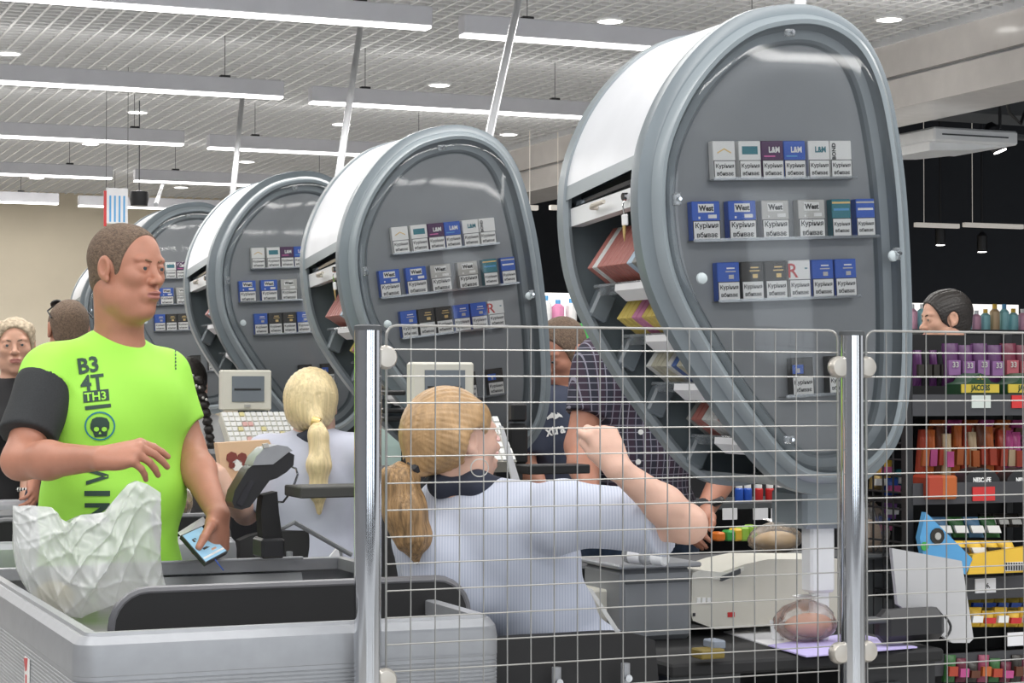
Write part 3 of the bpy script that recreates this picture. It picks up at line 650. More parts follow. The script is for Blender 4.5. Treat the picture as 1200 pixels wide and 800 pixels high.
# receipt printer
V = 4.35; c = atV(895, 738, V); c.z = .736
t = thing('receipt_printer', c, 'cream receipt printer on the near desk, left of the display stand', 'printer')
P, d = quad([(810, 720), (811, 672), (822, 668), (840, 672), (872, 661), (900, 655), (984, 655), (984, 728), (838, 737), (812, 727)], V, .20)
mb(c).prism(P, d).build('casing', m_cream, t, 20)
P, d = quad([(811, 676), (812, 671), (822, 668), (851, 671), (872, 664), (872, 668), (851, 680)], V-.006, .05); mb(c).prism(P, d).build('front_lid', mat('cream_light', (.74, .73, .66), .4), t, 20)
P, d = quad([(845, 676), (868, 666), (868, 672), (846, 681)], V-.012, .01); mb(c).prism(P, d).build('paper_slot', m_dark, t)
for i in range(3): mb(c).box(*[tuple(q) for q in pbox(817+i*6, 700, 821+i*6, 707, V-.004, .006)]).build('button', m_packw, t)
mb(c).box(*pbox(853, 717, 861, 723, V-.002, .004)).build('red_label', m_red, t)
mb(c).box(*pbox(812, 718, 815, 722, V-.002, .004)).build('port', m_black, t)
# black under-desk unit carrying papers
V = 3.95
c = atV(930, 745, V); c.z = 0
lf = atV(700, 740, 4.34).x; rt = atV(1110, 740, V).x
t = thing('cash_desk', c, 'black cash desk top at the lower right with papers on it', 'desk')
mb(c).box((lf, 3.96, .705), (rt, 4.585, .735), .006).build('desk_top', m_blackm, t)
mb(c).box((lf+.5, 4.0, .0), (rt, 4.55, .705)).build('cabinet', m_black, t)
mb(c).box((lf+.55, 3.985, .48), (rt-.1, 4.0, .66), .004).build('drawer', m_dark, t)
mb(c).box((lf+.02, 4.5, .0), (lf+.06, 4.55, .705), .004).build('leg', m_dark, t)
def sheet(pts, z, m, label, name='paper_sheet', th=.003):
    P = [atZ(x, y, z) for x, y in pts]; P = [Vector((p.x, p.y, z)) for p in P]; b = mb(P[0]); b.prism(P, (0, 0, th))
    return solo(name, b, m, label, 'paper', smooth=0)
sheet([(848, 741), (905, 733), (960, 748), (900, 757)], .7355, m_paper, 'white printed sheet at the back of the black desk')
sheet([(900, 757), (1000, 742), (1075, 759), (945, 770)], .739, mat('violet_paper', (.52, .46, .78), .7), 'lilac tinted sheet at the front of the black desk, beside the fence post')
a = atZ(912, 749, .739); solo('cup', mb(a).lathe([(.015, 0), (.021, .045), (.019, .045), (.014, .004)], a, n=16), m_white, 'small white cup on the black desk by the bread bag', 'cup')
# bread in clear bag
def lumpbag(c, rx, ry, rz, label, inner, n_in, seed, knot=True, film=m_bagc):
    rnd = random.Random(seed); t = thing('bread_bag', c, label, 'food bag')
    for i in range(n_in):
        b = mb(c); o = Vector(c)+Vector((rnd.uniform(-.3, .3)*rx, rnd.uniform(-.15, .15)*ry, rz*.68+rnd.uniform(-.02, .2)*rz)); s = rnd.uniform(.62, .72)
        b.grid(lambda u, v: o+Vector((rx*s*1.15*math.cos(2*math.pi*u)*math.sin(math.pi*v), ry*s*math.sin(2*math.pi*u)*math.sin(math.pi*v), rz*s*.9*math.cos(math.pi*v))), 16, 10, cu=True); b.build('bread_roll', inner, t, 60)
    def fn(u, v):
        a = 2*math.pi*u; ph = math.pi*v; w = 1+.07*math.sin(7*a+3*ph+seed)+.06*(1-abs(math.sin(6*a-4*ph)))**3+.05*(1-abs(math.sin(9*a+5*ph+seed)))**3-.05
        z = -math.cos(ph); r = max(.02, math.sin(max(ph, .0)))**.7 if z < .6 else .8
        if z > .55 and knot: r *= max(.16, 1-(z-.55)*2.6) if z < .88 else .16+(z-.88)*3.5
        return Vector(c)+Vector((rx*w*r*math.cos(a), ry*w*r*math.sin(a), rz*(.95+z*(1.0 if z < .5 else 1.35))))
    b = mb(c); b.grid(fn, 40, 18, cu=True); b.build('clear_bag', film, t, 60, fix=False)
    return t
a = atZ(944, 750, .743); lumpbag(a, .078, .06, .046, 'clear bag of pinkish bread on the black desk behind the fence', mat('pink_bread', (.62, .30, .18), .6), 3, 2)
a = atV(908, 647, 4.9); lumpbag(a, .08, .06, .04, 'clear bag of golden bread on the rear desk left of the stand', mat('gold_bread', (.58, .38, .18), .6), 2, 5)
a = atV(1022, 650, 4.85); lumpbag(a, .05, .045, .07, 'tall clear bag of pale bread right of the display stand', mat('pale_bread', (.68, .48, .33), .6), 2, 8)
a = atV(185+12, 610, 6.2); lumpbag(a, .075, .06, .06, 'clear bag of yellow rolls on the second counter beside the man', mat('roll_yellow', (.66, .52, .25), .6), 3, 4)
# bottle lying
a = atV(733, 650, 4.30); d_ = atV(779, 654, 4.20); t = thing('water_bottle', a, 'clear water bottle with white cap lying under the elbow of the seated cashier', 'bottle')
ax = (d_-a); l = ax.length
mb(a).lathe([(.016, 0), (.019, .01), (.019, l*.55), (.016, l*.7), (.011, l*.8)], a, ax, 16).build('bottle_body', m_acryl2, t, 60)
mb(a).lathe([(.0185, l*.15), (.0195, l*.16), (.0195, l*.45), (.0185, l*.46)], a, ax, 16).build('bottle_label', m_paper, t)
mb(a).lathe([(.016, l*.72), (.0185, l*.75), (.0185, l*1.0), (.015, l*1.03)], a, ax, 16).build('cap', m_white, t)
# leaning grey board, black device
P, d = quad([(1045, 642), (1127, 657), (1141, 748), (1136, 753), (1116, 753), (1052, 708)], 4.05, .012)
b = mb(P[0]); b.prism(P, d); solo('display_board', b, mat('grey_board', (.50, .50, .51), .6), 'plain pale grey board standing at the right end of the black desk', 'board')
lo, hi = pbox(1036, 712, 1112, 756, 3.98, .06); c = (lo[0], 3.92, lo[2]); t = thing('barcode_scanner', c, 'black scanner cradle in front of the pale grey board', 'scanner')
mb(c).box(lo, hi, .02).build('body', m_black, t); mb(c).box((lo[0]-.05, 3.985, lo[2]+.05), (lo[0]+.09, 4.03, lo[2]+.062), .004).build('flap', m_dark, t)
mb(c).tube([Vector((hi[0], 3.99, lo[2]+.01))+Vector((.0+.012*math.sin(i*.6), 0, .05*(i/6))) for i in range(7)], .003, 6).build('cable', m_black, t)
for (x, y, lab) in [(1020, 560, 0)]: pass
# goods shelf behind stand: red jars with price tags
lo, hi = pbox(852, 583, 935, 590, 6.2, .3); c = (lo[0], 6.2, 0); t = thing('goods_shelf', c, 'low goods shelf with price tags seen under the near display', 'shelf')
mb(c).box((lo[0]-.4, 6.2, lo[2]-.02), (hi[0]+.7, 6.6, lo[2])).build('shelf_board', m_dark, t)
mb(c).box((lo[0]-.4, 6.2, .0), (hi[0]+.7, 6.24, lo[2]-.18)).build('lower_front', m_black, t)
mb(c).box((lo[0]-.4, 6.56, .0), (hi[0]+.7, 6.6, lo[2]+.5)).build('back_panel', m_black, t)
for i, x in enumerate((855, 891, 912, 930)):
    q0, q1 = pbox(x-8, 595, x+9, 609, 6.19, .004); mb(c).box(q0, q1).build('price_tag', m_paper, t)
for i, (x, m) in enumerate([(866, m_blue), (876, m_blue), (889, m_red), (902, m_red), (914, m_red), (926, m_orange)]):
    a = atV(x, 588, 6.3); jt = thing('jar', a, ['blue jar, first on the low goods shelf', 'blue jar, second on the low goods shelf', 'red jar, first of the reds on the low goods shelf', 'red jar, second of the reds on the low goods shelf', 'red jar, third of the reds on the low goods shelf', 'orange jar by the stand on the low goods shelf'][i], 'jar', 'jars on the low goods shelf')
    mb(a).lathe([(.014, 0), (.016, .004), (.016, .045), (.012, .05)], a, n=12).build('jar_body', m, jt); mb(a).lathe([(.013, .05), (.013, .062)], a, n=12).build('lid', m_packw, jt)
for i, (x, m) in enumerate([(846, m_orange), (858, m_green), (866, m_yellow), (874, mat('leaf_green', (.35, .6, .08), .5)), (884, mat('leaf_green', (.35, .6, .08), .5))]):
    a = atV(x, 634, 6.0); b = mb(a); b.box(a+Vector((-.016, 0, 0)), a+Vector((.016, .05, .03+.006*i)), .006); solo('snack_bag', b, m, ['orange', 'dark green', 'yellow', 'leaf green left', 'leaf green right'][i]+' snack bag in the tray below the goods shelf', 'snack')
# things visible low in the dark: yellow-black sticker box, red lamp
lo, hi = pbox(822, 760, 850, 773, 3.93, .05); b = mb(lo); b.box(lo, hi, .003); solo('warning_box', b, mat('dark_ochre', (.18, .13, .02), .6), 'small ochre box under the black desk edge', 'box')
lo, hi = pbox(836, 750, 851, 761, 3.95, .05); b = mb(lo); b.box(lo, hi, .003); solo('small_carton', b, mat('pale_carton', (.22, .25, .3), .6), 'small pale blue carton above the ochre box', 'box')
# cashier chairs
def chair(cu, cv, label, w=.44, top=.79):
    c = (cu, cv, 0); t = thing('office_chair', c, label, 'chair', 'black cashier chairs')
    def fn(u, v):
        x = (u-.5)*w; return Vector((cu+x, cv-.24+.06*(abs(u-.5)*2)**2-.03*math.sin(v*3), top-.36+v*.36-(.03*(abs(u-.5)*2)**4 if v > .5 else 0)))
    b = mb(c); b.grid(fn, 14, 8); n = 14*8
    b.v += [(x, y+.05, z) for x, y, z in b.v]; b.f += [tuple(i+n for i in f) for f in b.f]; b.m = [0]*len(b.f)
    rim = [i*8 for i in range(14)]+[13*8+j for j in range(1, 8)]+[i*8+7 for i in range(12, -1, -1)]+[j for j in range(6, 0, -1)]
    for i in range(len(rim)): p, q = rim[i], rim[(i+1) % len(rim)]; b.f.append((p, q, q+n, p+n)); b.m.append(0)
    b.build('backrest', m_blackm, t, 40)
    mb(c).box((cu-.23, cv-.2, .47), (cu+.23, cv+.24, .54), .03).build('seat', m_blackm, t)
    for s in (-.05, .11): 
        p = mb(c).tube([(cu+s, cv-.28, .5), (cu+s, cv-.285, top-.06)], .010, 10).build('back_strut', m_alu, t)
        mb(c).lathe([(.008, 0), (.008, .006)], (cu+s, cv-.297, top-.09), (0, -1, 0), 10).build('bolt', m_chrome, p)
    mb(c).tube([(cu, cv, .47), (cu, cv, .12)], .03, 12).build('gas_lift', m_chrome, t)
    for k in range(5):
        a = k*math.pi*2/5; mb(c).tube([(cu, cv, .12), (cu+.27*math.cos(a), cv+.27*math.sin(a), .07)], [.025, .016], 8).build('leg', m_black, t)
        mb(c).lathe([(.03, -.015), (.03, .015)], (cu+.27*math.cos(a), cv+.27*math.sin(a), .031), (math.sin(a), -math.cos(a), 0), 12).build('caster', m_black, t)
    return t
a = atV(672, 745, 3.9); chair(a.x, 4.16, 'black cashier chair under the near cashier, behind the fence', .46, a.z+.0)
a = atV(355, 622, 6.0); chair(a.x, 6.26, 'black cashier chair behind the payment terminal', .36, a.z)

# payment terminal on its stalk
V = 4.85; c = atV(318, 632, V); t = thing('payment_terminal', c, 'black and silver card payment terminal on a stalk, right of the man', 'payment terminal')
P, d = quad([(272, 588), (275, 575), (290, 550), (296, 545), (320, 543), (338, 529), (345, 533), (344, 545), (336, 553), (325, 560), (316, 563), (293, 594), (283, 597), (275, 595)], V, .07)
mb(c).prism(P, d).build('body', m_black, t, 25)
P, d = quad([(296, 545), (300, 535), (310, 525), (325, 521), (337, 523), (343, 528), (338, 530), (320, 544)], V-.004, .078); mb(c).prism(P, d).build('silver_top', m_alu, t, 25)
P, d = quad([(277, 590), (293, 562), (298, 565), (284, 593)], V-.004, .004); mb(c).prism(P, d).build('paper_cover', mat('gloss_black', (.03, .03, .035), .15), t)
P, d = quad([(308, 520), (314, 519), (316, 524), (309, 525)], V-.006, .01); mb(c).prism(P, d).build('logo_plate', m_silver, t)
P, d = quad([(308, 580), (325, 576), (327, 600), (331, 630), (308, 630), (306, 600)], V+.02, .05); mb(c).prism(P, d).build('stalk', m_blackm, t, 25)
mb(c).tube([atV(x, y, V+.02) for x, y in [(338, 545), (347, 549), (349, 556), (342, 575), (332, 588), (325, 588)]], .003, 8).build('wire_loop', m_chrome, t)
lo = atV(318, 630, V+.02); mb(c).box((lo.x-.03, V, lo.z-.05), (lo.x+.03, V+.09, lo.z), .006).build('foot', m_black, t)
b = atV(345, 612, V+.04); e = atV(412, 650, V+.04); mb(c).tube([lo+Vector((0, .04, 0)), b, e], .006, 8).build('arm', m_alu_d, t)
lo, hi = pbox(352, 569, 438, 584, 4.7, .14); c = lo; t = thing('bag_shelf', c, 'narrow dark shelf slab left of the chrome fence post', 'shelf')
mb(c).box(lo, hi, .003).build('slab', mat('dark_olive', (.05, .05, .045), .5), t)
mb(c).box((hi[0]-.015, lo[1]+.06, .0), (hi[0], lo[1]+.08, lo[2])).build('support', m_black, t)
P, d = quad([(380, 660), (396, 641), (400, 660)], 4.99, .01); b = mb(P[0]); b.prism(P, d); solo('paper_slip', b, m_paper, 'white triangular paper corner behind the rear rail', 'paper')

# POS tills of the other lanes
def till(x, y, s, V, label, seed):
    c = atV(x, y, V); t = thing('cash_register', c, label, 'cash register', 'cream cash registers')
    k = s/2360*V*1.06   # metres per unit
    R = lambda x0, z0, x1, z1, y0, y1: ((c[0]+x0*k, V+y0, c[2]+z0*k), (c[0]+x1*k, V+y1, c[2]+z1*k))
    mb(c).box(*R(0, 0, 58, 46, 0, .05), .006).build('monitor', m_cream, t)
    mb(c).box(*R(11.5, 10, 49, 39, -.003, .002)).build('screen', mat('till_screen', (.16, .18, .2), .2, emit=.12), t)
    mb(c).box(*R(14, 23, 45, 25, -.005, .001)).build('screen_bar', m_ink, t); mb(c).box(*R(26, 4, 33, 7, -.004, .001)).build('badge', m_silver, t)
    kp = mb(c); a0, a1 = -4*k, 76*k; pts = [(c[0]+a0, V-.03, c[2]-2*k), (c[0]+a1, V-.03, c[2]-2*k), (c[0]+a1+4*k, V-.14, c[2]-40*k), (c[0]+a0+4*k, V-.14, c[2]-40*k)]
    kp.prism(pts, (0, .03, -.03)); kb = kp.build('keyboard', m_cream, t)
    p0, p1, p3 = Vector(pts[0]), Vector(pts[1]), Vector(pts[3]); ex, ey = (p1-p0), (p3-p0); nn = ex.cross(ey).normalized(); nn = nn if nn.y < 0 else -nn
    kx, ky = ex.length/12, ey.length/7
    km = MB().box((-kx*.4, -ky*.4, 0), (kx*.4, ky*.4, .006), .001); rot = Matrix((ex.normalized(), -ey.normalized(), nn)).transposed().to_4x4()
    mesh_ = [km.mesh('key', m) for m in (m_packw, mat('key_rose', (.75, .45, .42), .5), mat('key_yellow', (.75, .68, .35), .5))]; rnd = random.Random(seed)
    for i in range(12):
        for j in range(7):
            m_ = mesh_[0] if rnd.random() < .93 else rnd.choice(mesh_[1:])
            inst(m_, 'key', kb, mtx=Matrix.Translation(p0+ex*((i+.5)/12)+ey*((j+.5)/7)-Vector(c)) @ rot)
    mb(c).box(*R(-6, -75, 80, -46, .0, .3), .01).build('cash_drawer', m_dark, t)
    mb(c).tube([(c[0]+30*k, V+.08, c[2]-60*k), (c[0]+30*k, V+.06, c[2]+20*k)], .02, 8).build('neck', m_dark, t)
    a0, a1 = R(-12, 0, 90, -75.5, -.28, .32); solo('register_stand', mb((a0[0], a0[1], 0)).box((a0[0], a0[1], 0), (a1[0], a1[1], a1[2]), .004), m_black, 'black stand under the cash register '+('behind the near cashier' if y > 484 else 'left of the blond cashier'), 'stand')
till(260, 481, 1.0, 7.15, 'cream cash register with grey screen and white keys, left of the blond cashier', 1)
till(483, 486, 1.35, 5.25, 'cream cash register hidden behind the head of the near cashier', 2)
P, d = quad([(255, 519), (315, 515), (320, 525), (305, 560), (262, 568)], 6.15, .05); c = P[0]; t = thing('picture_box', c, 'peach coloured box with a brown flower picture, held by the blond cashier', 'box')
mb(c).prism(P, d).build('carton', mat('peach_card', (.74, .50, .32), .6), t)
for (x, y, r, m) in [(272, 536, 7, mat('flower_brown', (.22, .05, .04), .6)), (284, 536, 6, mat('flower_brown', (.22, .05, .04), .6)), (278, 545, 7, m_packw), (272, 545, 4, mat('flower_brown', (.22, .05, .04), .6)), (287, 543, 4, mat('flower_brown', (.22, .05, .04), .6))]:
    q = atV(x, y, 6.146); mb(c).lathe([(r/2360*6.4, 0), (r/2360*6.4, .003)], q, (0, 1, 0), 7).build('petal', m, t)
# customer display and black pole beside the near till
c = atV(608, 560, 5.2); t = thing('customer_display', c, 'black pole customer display right of the head of the near cashier', 'display pole')
lo, hi = pbox(600, 472, 618, 494, 5.2, .045); mb(c).box(lo, hi, .006).build('head', m_black, t)
lo, hi = pbox(596, 496, 620, 545, 5.21, .06); mb(c).box(lo, hi, .01).build('pole_sleeve', m_blackm, t); mb(c).box((c[0]-.015, 5.22, .8), (c[0]+.02, 5.25, lo[2])).build('pole', m_black, t)
P, d = quad([(586, 498), (590, 500), (617, 588), (606, 588)], 5.0, .01); b = mb(P[0]); b.prism(P, d); t = solo('price_card', b, m_paper, 'narrow white card standing beside the face of the near cashier', 'card')
lo, hi = pbox(620, 544, 692, 556, 5.0, .1); b = mb(lo); b.box(lo, hi, .003); solo('writing_shelf', b, m_black, 'thin black shelf behind the raised hand of the near cashier', 'shelf')
P, d = quad([(446, 500), (470, 520), (470, 545), (446, 545)], 5.3, .1); b = mb(P[0]); b.prism(P, d); solo('pale_green_box', b, mat('mint', (.45, .58, .54), .5), 'pale mint box left of the near cashier beside the post', 'box')
for i, (y, dx) in enumerate([(457, 0), (478, 4), (488, 2)]):
    lo, hi = pbox(452-dx, y, 476, y+6, 5.45, .05); b = mb(lo); b.box(lo, hi, .004); solo('monitor_arm', b, m_black, ['upper', 'middle', 'lower'][i]+' black monitor arm left of the near till', 'arm')

# ---------------------------------------------------------------- coffee and sweets rack
V = 4.62; c = atV(1130, 700, V); c.z = 0
t = thing('display_rack', c, 'black wire display rack of coffee and sweets at the right edge', 'rack')
xl = atV(1068, 500, V).x; xr = xl+1.15; V2 = V+.36
zz = lambda y: atV(1130, y, V).z
mb(c).box((xl, V2, 0), (xr, V2+.02, zz(388))).build('back_panel', m_blackm, t)
for x in (xl-.006, xl+.57, xr):
    mb(c).box((x-.012, V, 0), (x+.012, V+.024, zz(386)), .002).build('upright', m_black, t); mb(c).box((x-.012, V2-.02, 0), (x+.012, V2, zz(386)), .002).build('upright', m_black, t)
for k in range(16):
    z = zz(386)-.04-k*.045; mb(c).tube([(xl-.006, V+.01, z), (xl-.006, V2, z)], .003, 5).build('side_wire', m_black, t)
for k in range(7):
    y = V+.03+k*.05; mb(c).tube([(xl-.006, y, .3), (xl-.006, y, zz(388))], .003, 5).build('side_wire', m_black, t)
SH = [(487, 462, None), (590, 565, None), (703, 677, None), (790, 765, None)]
for i, (yb, yt, _) in enumerate(SH):
    mb(c).box((xl, V, zz(yb)), (xr, V+.012, zz(yt))).build('price_rail', mat('rail_dark', (.05, .05, .055), .4), t)
    mb(c).box((xl, V+.012, zz(yb)), (xr, V2, zz(yb)+.01)).build('shelf_board', m_black, t)
for (x0, y0, x1, y1, m, rt_) in [(1139, 463, 1161, 478, mat('tag_mint', (.55, .6, .56), .6), 0), (1186, 463, 1203, 478, m_red, 0), (1140, 570, 1166, 587, m_red, 0), (1143, 677, 1167, 695, m_paper, -.06), (1181, 740, 1205, 757, m_paper, 0)]:
    lo, hi = pbox(x0, y0, x1, y1, V-.004, .004); q = mb(c).box(lo, hi).build('price_tag', m, t)
text('6,', .018, m_ink, t, atV(1158, 686, V-.006)-Vector(c), .0003)
def packet(x0, y0, x1, y1, V, m, label, m2=None, lean=0, txt=None, tm=None, ts=.02, grp=None, dep=.03, kind='coffee_packet'):
    P = [atV(x, y, V) for x, y in ((x0, y1), (x1, y1), (x1+lean, y0), (x0+lean, y0))]; cc = P[0]; q = thing(kind, cc, label, kind.split('_')[-1], grp)
    # pillow-shaped sachet: pinched ends
    def fn(u, v):
        p = P[0].lerp(P[1], u).lerp(P[3].lerp(P[2], u), v); bulge = dep*.5*(math.sin(math.pi*v)**.5 if 0 < v < 1 else 0)
        return p+Vector((0, dep*.5-bulge*math.sin(math.pi*min(1, max(0, u)))**.6+.001*math.sin(30*u), 0))
    b = mb(cc); b.grid(fn, 9, 9); b.build('wrapper', m, q, 50)
    b = mb(cc); b.prism([P[0]+Vector((0, dep*.5, 0)), P[1]+Vector((0, dep*.5, 0)), P[2]+Vector((0, dep*.5, 0)), P[3]+Vector((0, dep*.5, 0))], (0, dep*.4, 0)); b.build('wrapper_back', m, q)
    if m2:
        A0, A1 = .25, .6; Q = [P[0].lerp(P[3], A0).lerp(P[1].lerp(P[2], A0), .08), P[0].lerp(P[3], A0).lerp(P[1].lerp(P[2], A0), .92), P[0].lerp(P[3], A1).lerp(P[1].lerp(P[2], A1), .92), P[0].lerp(P[3], A1).lerp(P[1].lerp(P[2], A1), .08)]
        b = mb(cc); b.prism([p+Vector((0, -.004, 0)) for p in Q], (0, .01, 0)); b.build('printed_band', m2, q)
    if txt: text(txt, ts, tm or m_packw, q, (P[0].lerp(P[1], .5)).lerp(P[3].lerp(P[2], .5), .5)-cc+Vector((0, -.008, 0)), .0005, name='brand_lettering')
    return q
# top shelf: dark purple and red packets, then JACOBS boxes
cols = [m_purple, m_purple, m_purple, m_purple, mat('wine', (.12, .01, .03), .4), mat('wine', (.12, .01, .03), .4), mat('wine', (.12, .01, .03), .4)]
for i in range(7):
    packet(1110+i*17, 402+(i % 2)*2, 1126+i*17, 452, V+.10, cols[i], ['dark purple', 'dark purple', 'dark purple', 'dark purple', 'wine red', 'wine red', 'wine red'][i]+' coffee packet, '+['first', 'second', 'third', 'fourth', 'fifth', 'sixth', 'seventh'][i]+' on the top rack shelf', mat('mauve', (.25, .12, .28), .4) if i < 4 else mat('wine_band', (.4, .1, .12), .4), 0, '33', m_silver, .022, 'coffee packets on the top rack shelf')
for i in range(5):
    packet(1075+i*9, 410, 1083+i*9, 452, V+.12, m_blackm if i % 2 else m_purple, ORD[i]+' slim dark packet left on the top rack shelf', m_brown, 0, None, grp='slim dark packets on the top rack shelf')
m_jg = mat('dark_green_card', (.012, .05, .02), .4)
for i in range(2):
    x = 1127+i*55; lo, hi = pbox(x, 458, x+44, 462, V+.0, .1); cc = atV(x, 462, V+.005); q = thing('coffee_box', cc, ['left dark green coffee box with yellow name band', 'right dark green coffee box with yellow name band, cut by the frame'][i], 'box', 'dark green coffee boxes')
    P, d = quad([(x, 462), (x+44, 462), (x+44, 450), (x+34, 447), (x+29, 440), (x+22, 437), (x+15, 440), (x+10, 447), (x, 450)], V+.005, .08); mb(cc).prism(P, d).build('carton', m_jg, q)
    lo, hi = pbox(x, 450, x+44, 460, V+.001, .004); mb(cc).box(lo, hi).build('name_band', mat('band_yellow', (.5, .38, .04), .5), q)
    text('JACOBS', .0215, m_jg, q, atV(x+22, 455, V)-cc, .0006, .82, name='brand_lettering')
    b = mb(cc); o = atV(x+22, 444, V+.002)
    for k in range(5):
        a = math.pi*k/4; b.prism([o+Vector((math.cos(a-.2)*.004, 0, math.sin(a-.2)*.004)), o+Vector((math.cos(a)*.014, 0, math.sin(a)*.012)), o+Vector((math.cos(a+.2)*.004, 0, math.sin(a+.2)*.004))], (0, .002, 0))
    b.build('crown', mat('band_yellow', (.5, .38, .04), .5), q)
# second shelf: red-orange sachets and NESCAFE boxes
rnd = random.Random(11); m_cf = [mat('sachet_red', (.42, .06, .03), .3), mat('sachet_orange', (.48, .12, .03), .3), mat('sachet_brown', (.12, .04, .02), .35), mat('sachet_pink', (.5, .08, .25), .3), mat('sachet_cream', (.6, .45, .28), .35)]
for i in range(13):
    x = 1078+i*10.2; mi = (0, 1, 2, 4, 1, 0, 4, 2, 1, 0, 3, 3, 3)[i]
    packet(x, 505+rnd.uniform(-8, 6), x+9.2, 560, V+.09+rnd.uniform(0, .04), m_cf[mi], 'coffee sachet '+['in red', 'in orange', 'in brown', 'in pink', 'in cream'][mi]+', '+['1st', '2nd', '3rd', '4th', '5th', '6th', '7th', '8th', '9th', '10th', '11th', '12th', '13th'][i]+' from the left on the second rack shelf', m_cf[(mi+1+i) % 5], rnd.uniform(-2, 5), None, grp='coffee sachets on the second rack shelf', kind='coffee_sachet')
for i in range(6):
    x = 1090+i*19; packet(x, 492, x+16, 515, V+.2, m_cf[(i*2+1) % 4], ORD[i]+' tall sachet at the back of the second rack shelf', m_cf[(i+2) % 5], 6, None, grp='tall sachets at the back of the second rack shelf', kind='coffee_sachet')
for i in range(2):
    x = 1130+i*50; cc = atV(x, 566, V+.0); q = thing('coffee_box', cc, ['left black arched coffee box on the second rack shelf', 'right black arched coffee box on the second rack shelf'][i], 'box', 'black arched coffee boxes')
    P, d = quad([(x, 566), (x+42, 566), (x+41, 560), (x+36, 553), (x+28, 549), (x+20, 548), (x+12, 550), (x+5, 555), (x+1, 560)], V+.004, .06); mb(cc).prism(P, d).build('carton', m_black, q)
    text('NESCAFE', .0175, m_packw, q, atV(x+21, 562, V+.002)-cc, .0007, .82, name='brand_lettering')
for i, x in enumerate((1087, 1103)):
    a = atV(x, 585, V+.01); lo, hi = pbox(x, 557, x+20, 585, V-.02, .08); b = mb(lo); b.box(lo, hi, .006); solo('coffee_jar_box', b, m_cf[1] if i else m_cf[0], ['dark orange box at the left end of the second rack shelf', 'bright orange box beside the left black arched box'][i], 'box')
# third shelf: leaning blue and yellow cocoa boxes
cc = atV(1088, 600, V); q = thing('cocoa_box', cc, 'light blue cocoa box with open side at the left of the third rack shelf', 'box')
P, d = quad([(1085, 600), (1140, 655), (1132, 673), (1082, 650), (1078, 630)], V-.05, .02); mb(cc).prism(P, d).build('blue_side', m_lblue, q)
P, d = quad([(1140, 650), (1205, 640), (1205, 670), (1134, 673)], V-.05, .02); mb(cc).prism(P, d).build('yellow_front', m_yellow, q)
o = atV(1099, 628, V-.054); mb(cc).lathe([(.022, 0), (.022, .004)], o, (0, 1, 0), 12).build('round_picture', m_brown, q); mb(cc).lathe([(.010, -.002), (.010, 0)], o, (0, 1, 0), 12).build('inner_ring', m_silver, q)
mb(cc).lathe([(.012, 0), (.012, .004)], atV(1084, 640, V-.054), (0, 1, 0), 10).build('green_mark', m_green, q)
lo, hi = pbox(1178, 658, 1200, 669, V-.053, .003); q2 = mb(cc).box(lo, hi).build('barcode_panel', m_paper, q)
for i in range(7): lo, hi = pbox(1179+i*3, 659, 1180.5+i*3, 668, V-.055, .002); mb(cc).box(lo, hi).build('bar', m_ink, q2)
for i in range(4):
    x = 1122+i*19; packet(x, 634, x+18, 652, V-.02, m_yellow, ORD[i]+' yellow cocoa pouch in the front of the blue box', m_packw if i % 2 else m_brown, -8, None, grp='yellow cocoa pouches', kind='cocoa_pouch')
    packet(x-20, 606, x-3, 630, V+.04, mat('deep_green', (.03, .12, .03), .4) if i % 2 else mat('dull_blue', (.08, .18, .3), .4), ORD[i]+' cocoa pouch in the back row of the blue box', m_packw, -8, None, grp='back row cocoa pouches', kind='cocoa_pouch')
for i in range(4):
    x = 1150+i*15; packet(x+6, 602, x+19, 618, V+.08, m_brown, ORD[i]+' brown bar at the back of the third rack shelf', m_silver, -4, None, grp='brown bars on the third rack shelf', kind='chocolate_bar')
# fourth shelf: yellow sweet bags ; bottom: green-red bags
for i in range(5):
    x = 1137+i*15; packet(x, 712+(i % 2)*4, x+14, 735, V+.02, m_yellow, ORD[i]+' yellow sweet bag on the fourth rack shelf', m_red if i % 2 else m_packw, 3, None, grp='yellow sweet bags on the fourth rack shelf', kind='sweet_bag')
    packet(x, 700, x+14, 715, V+.12, mat('ochre', (.45, .33, .05), .5), ORD[i]+' ochre sweet bag at the back of the fourth rack shelf', m_blue, 3, None, grp='ochre sweet bags on the fourth rack shelf', kind='sweet_bag')
for i in range(8):
    x = 1110+i*13; mm = [mat('deep_green', (.03, .12, .03), .4), mat('wine', (.12, .01, .03), .4), m_brown, mat('deep_rose', (.28, .05, .10), .4)][i % 4]
    packet(x, 768+(i % 3)*4, x+12, 800, V-.02, mm, ['dark green', 'wine red', 'brown', 'pink'][i % 4]+' sweet bag, '+['1st', '2nd', '3rd', '4th', '5th', '6th', '7th', '8th'][i]+' on the bottom rack shelf', m_cf[(i*3) % 4], 2, None, grp='sweet bags on the bottom rack shelf', kind='sweet_bag')
# small hanging bags beside the rack
for i, (x, y, m, lab) in enumerate([(1038, 548, m_yellow, 'yellow'), (1030, 562, m_gold, 'gold'), (1046, 570, m_blue, 'blue upper'), (1044, 596, mat('violet_bag', (.25, .1, .35), .4), 'violet'), (1036, 615, m_blue, 'blue lower'), (1058, 560, m_teal, 'teal')]):
    packet(x-6, y-10, x+9, y+12, 4.9, m, lab+' small bag hanging on the left side of the rack', m_packw if i % 2 else m_pink, 2, None, grp='small bags hanging beside the rack', kind='snack_bag')
t2c = atV(1036, 640, 4.95); b = mb(t2c); b.tube([(t2c.x, 4.95, 0), (t2c.x, 4.95, atV(1036, 540, 4.95).z)], .006, 8); solo('hook_pole', b, m_black, 'thin black pole carrying the small hanging bags', 'pole')
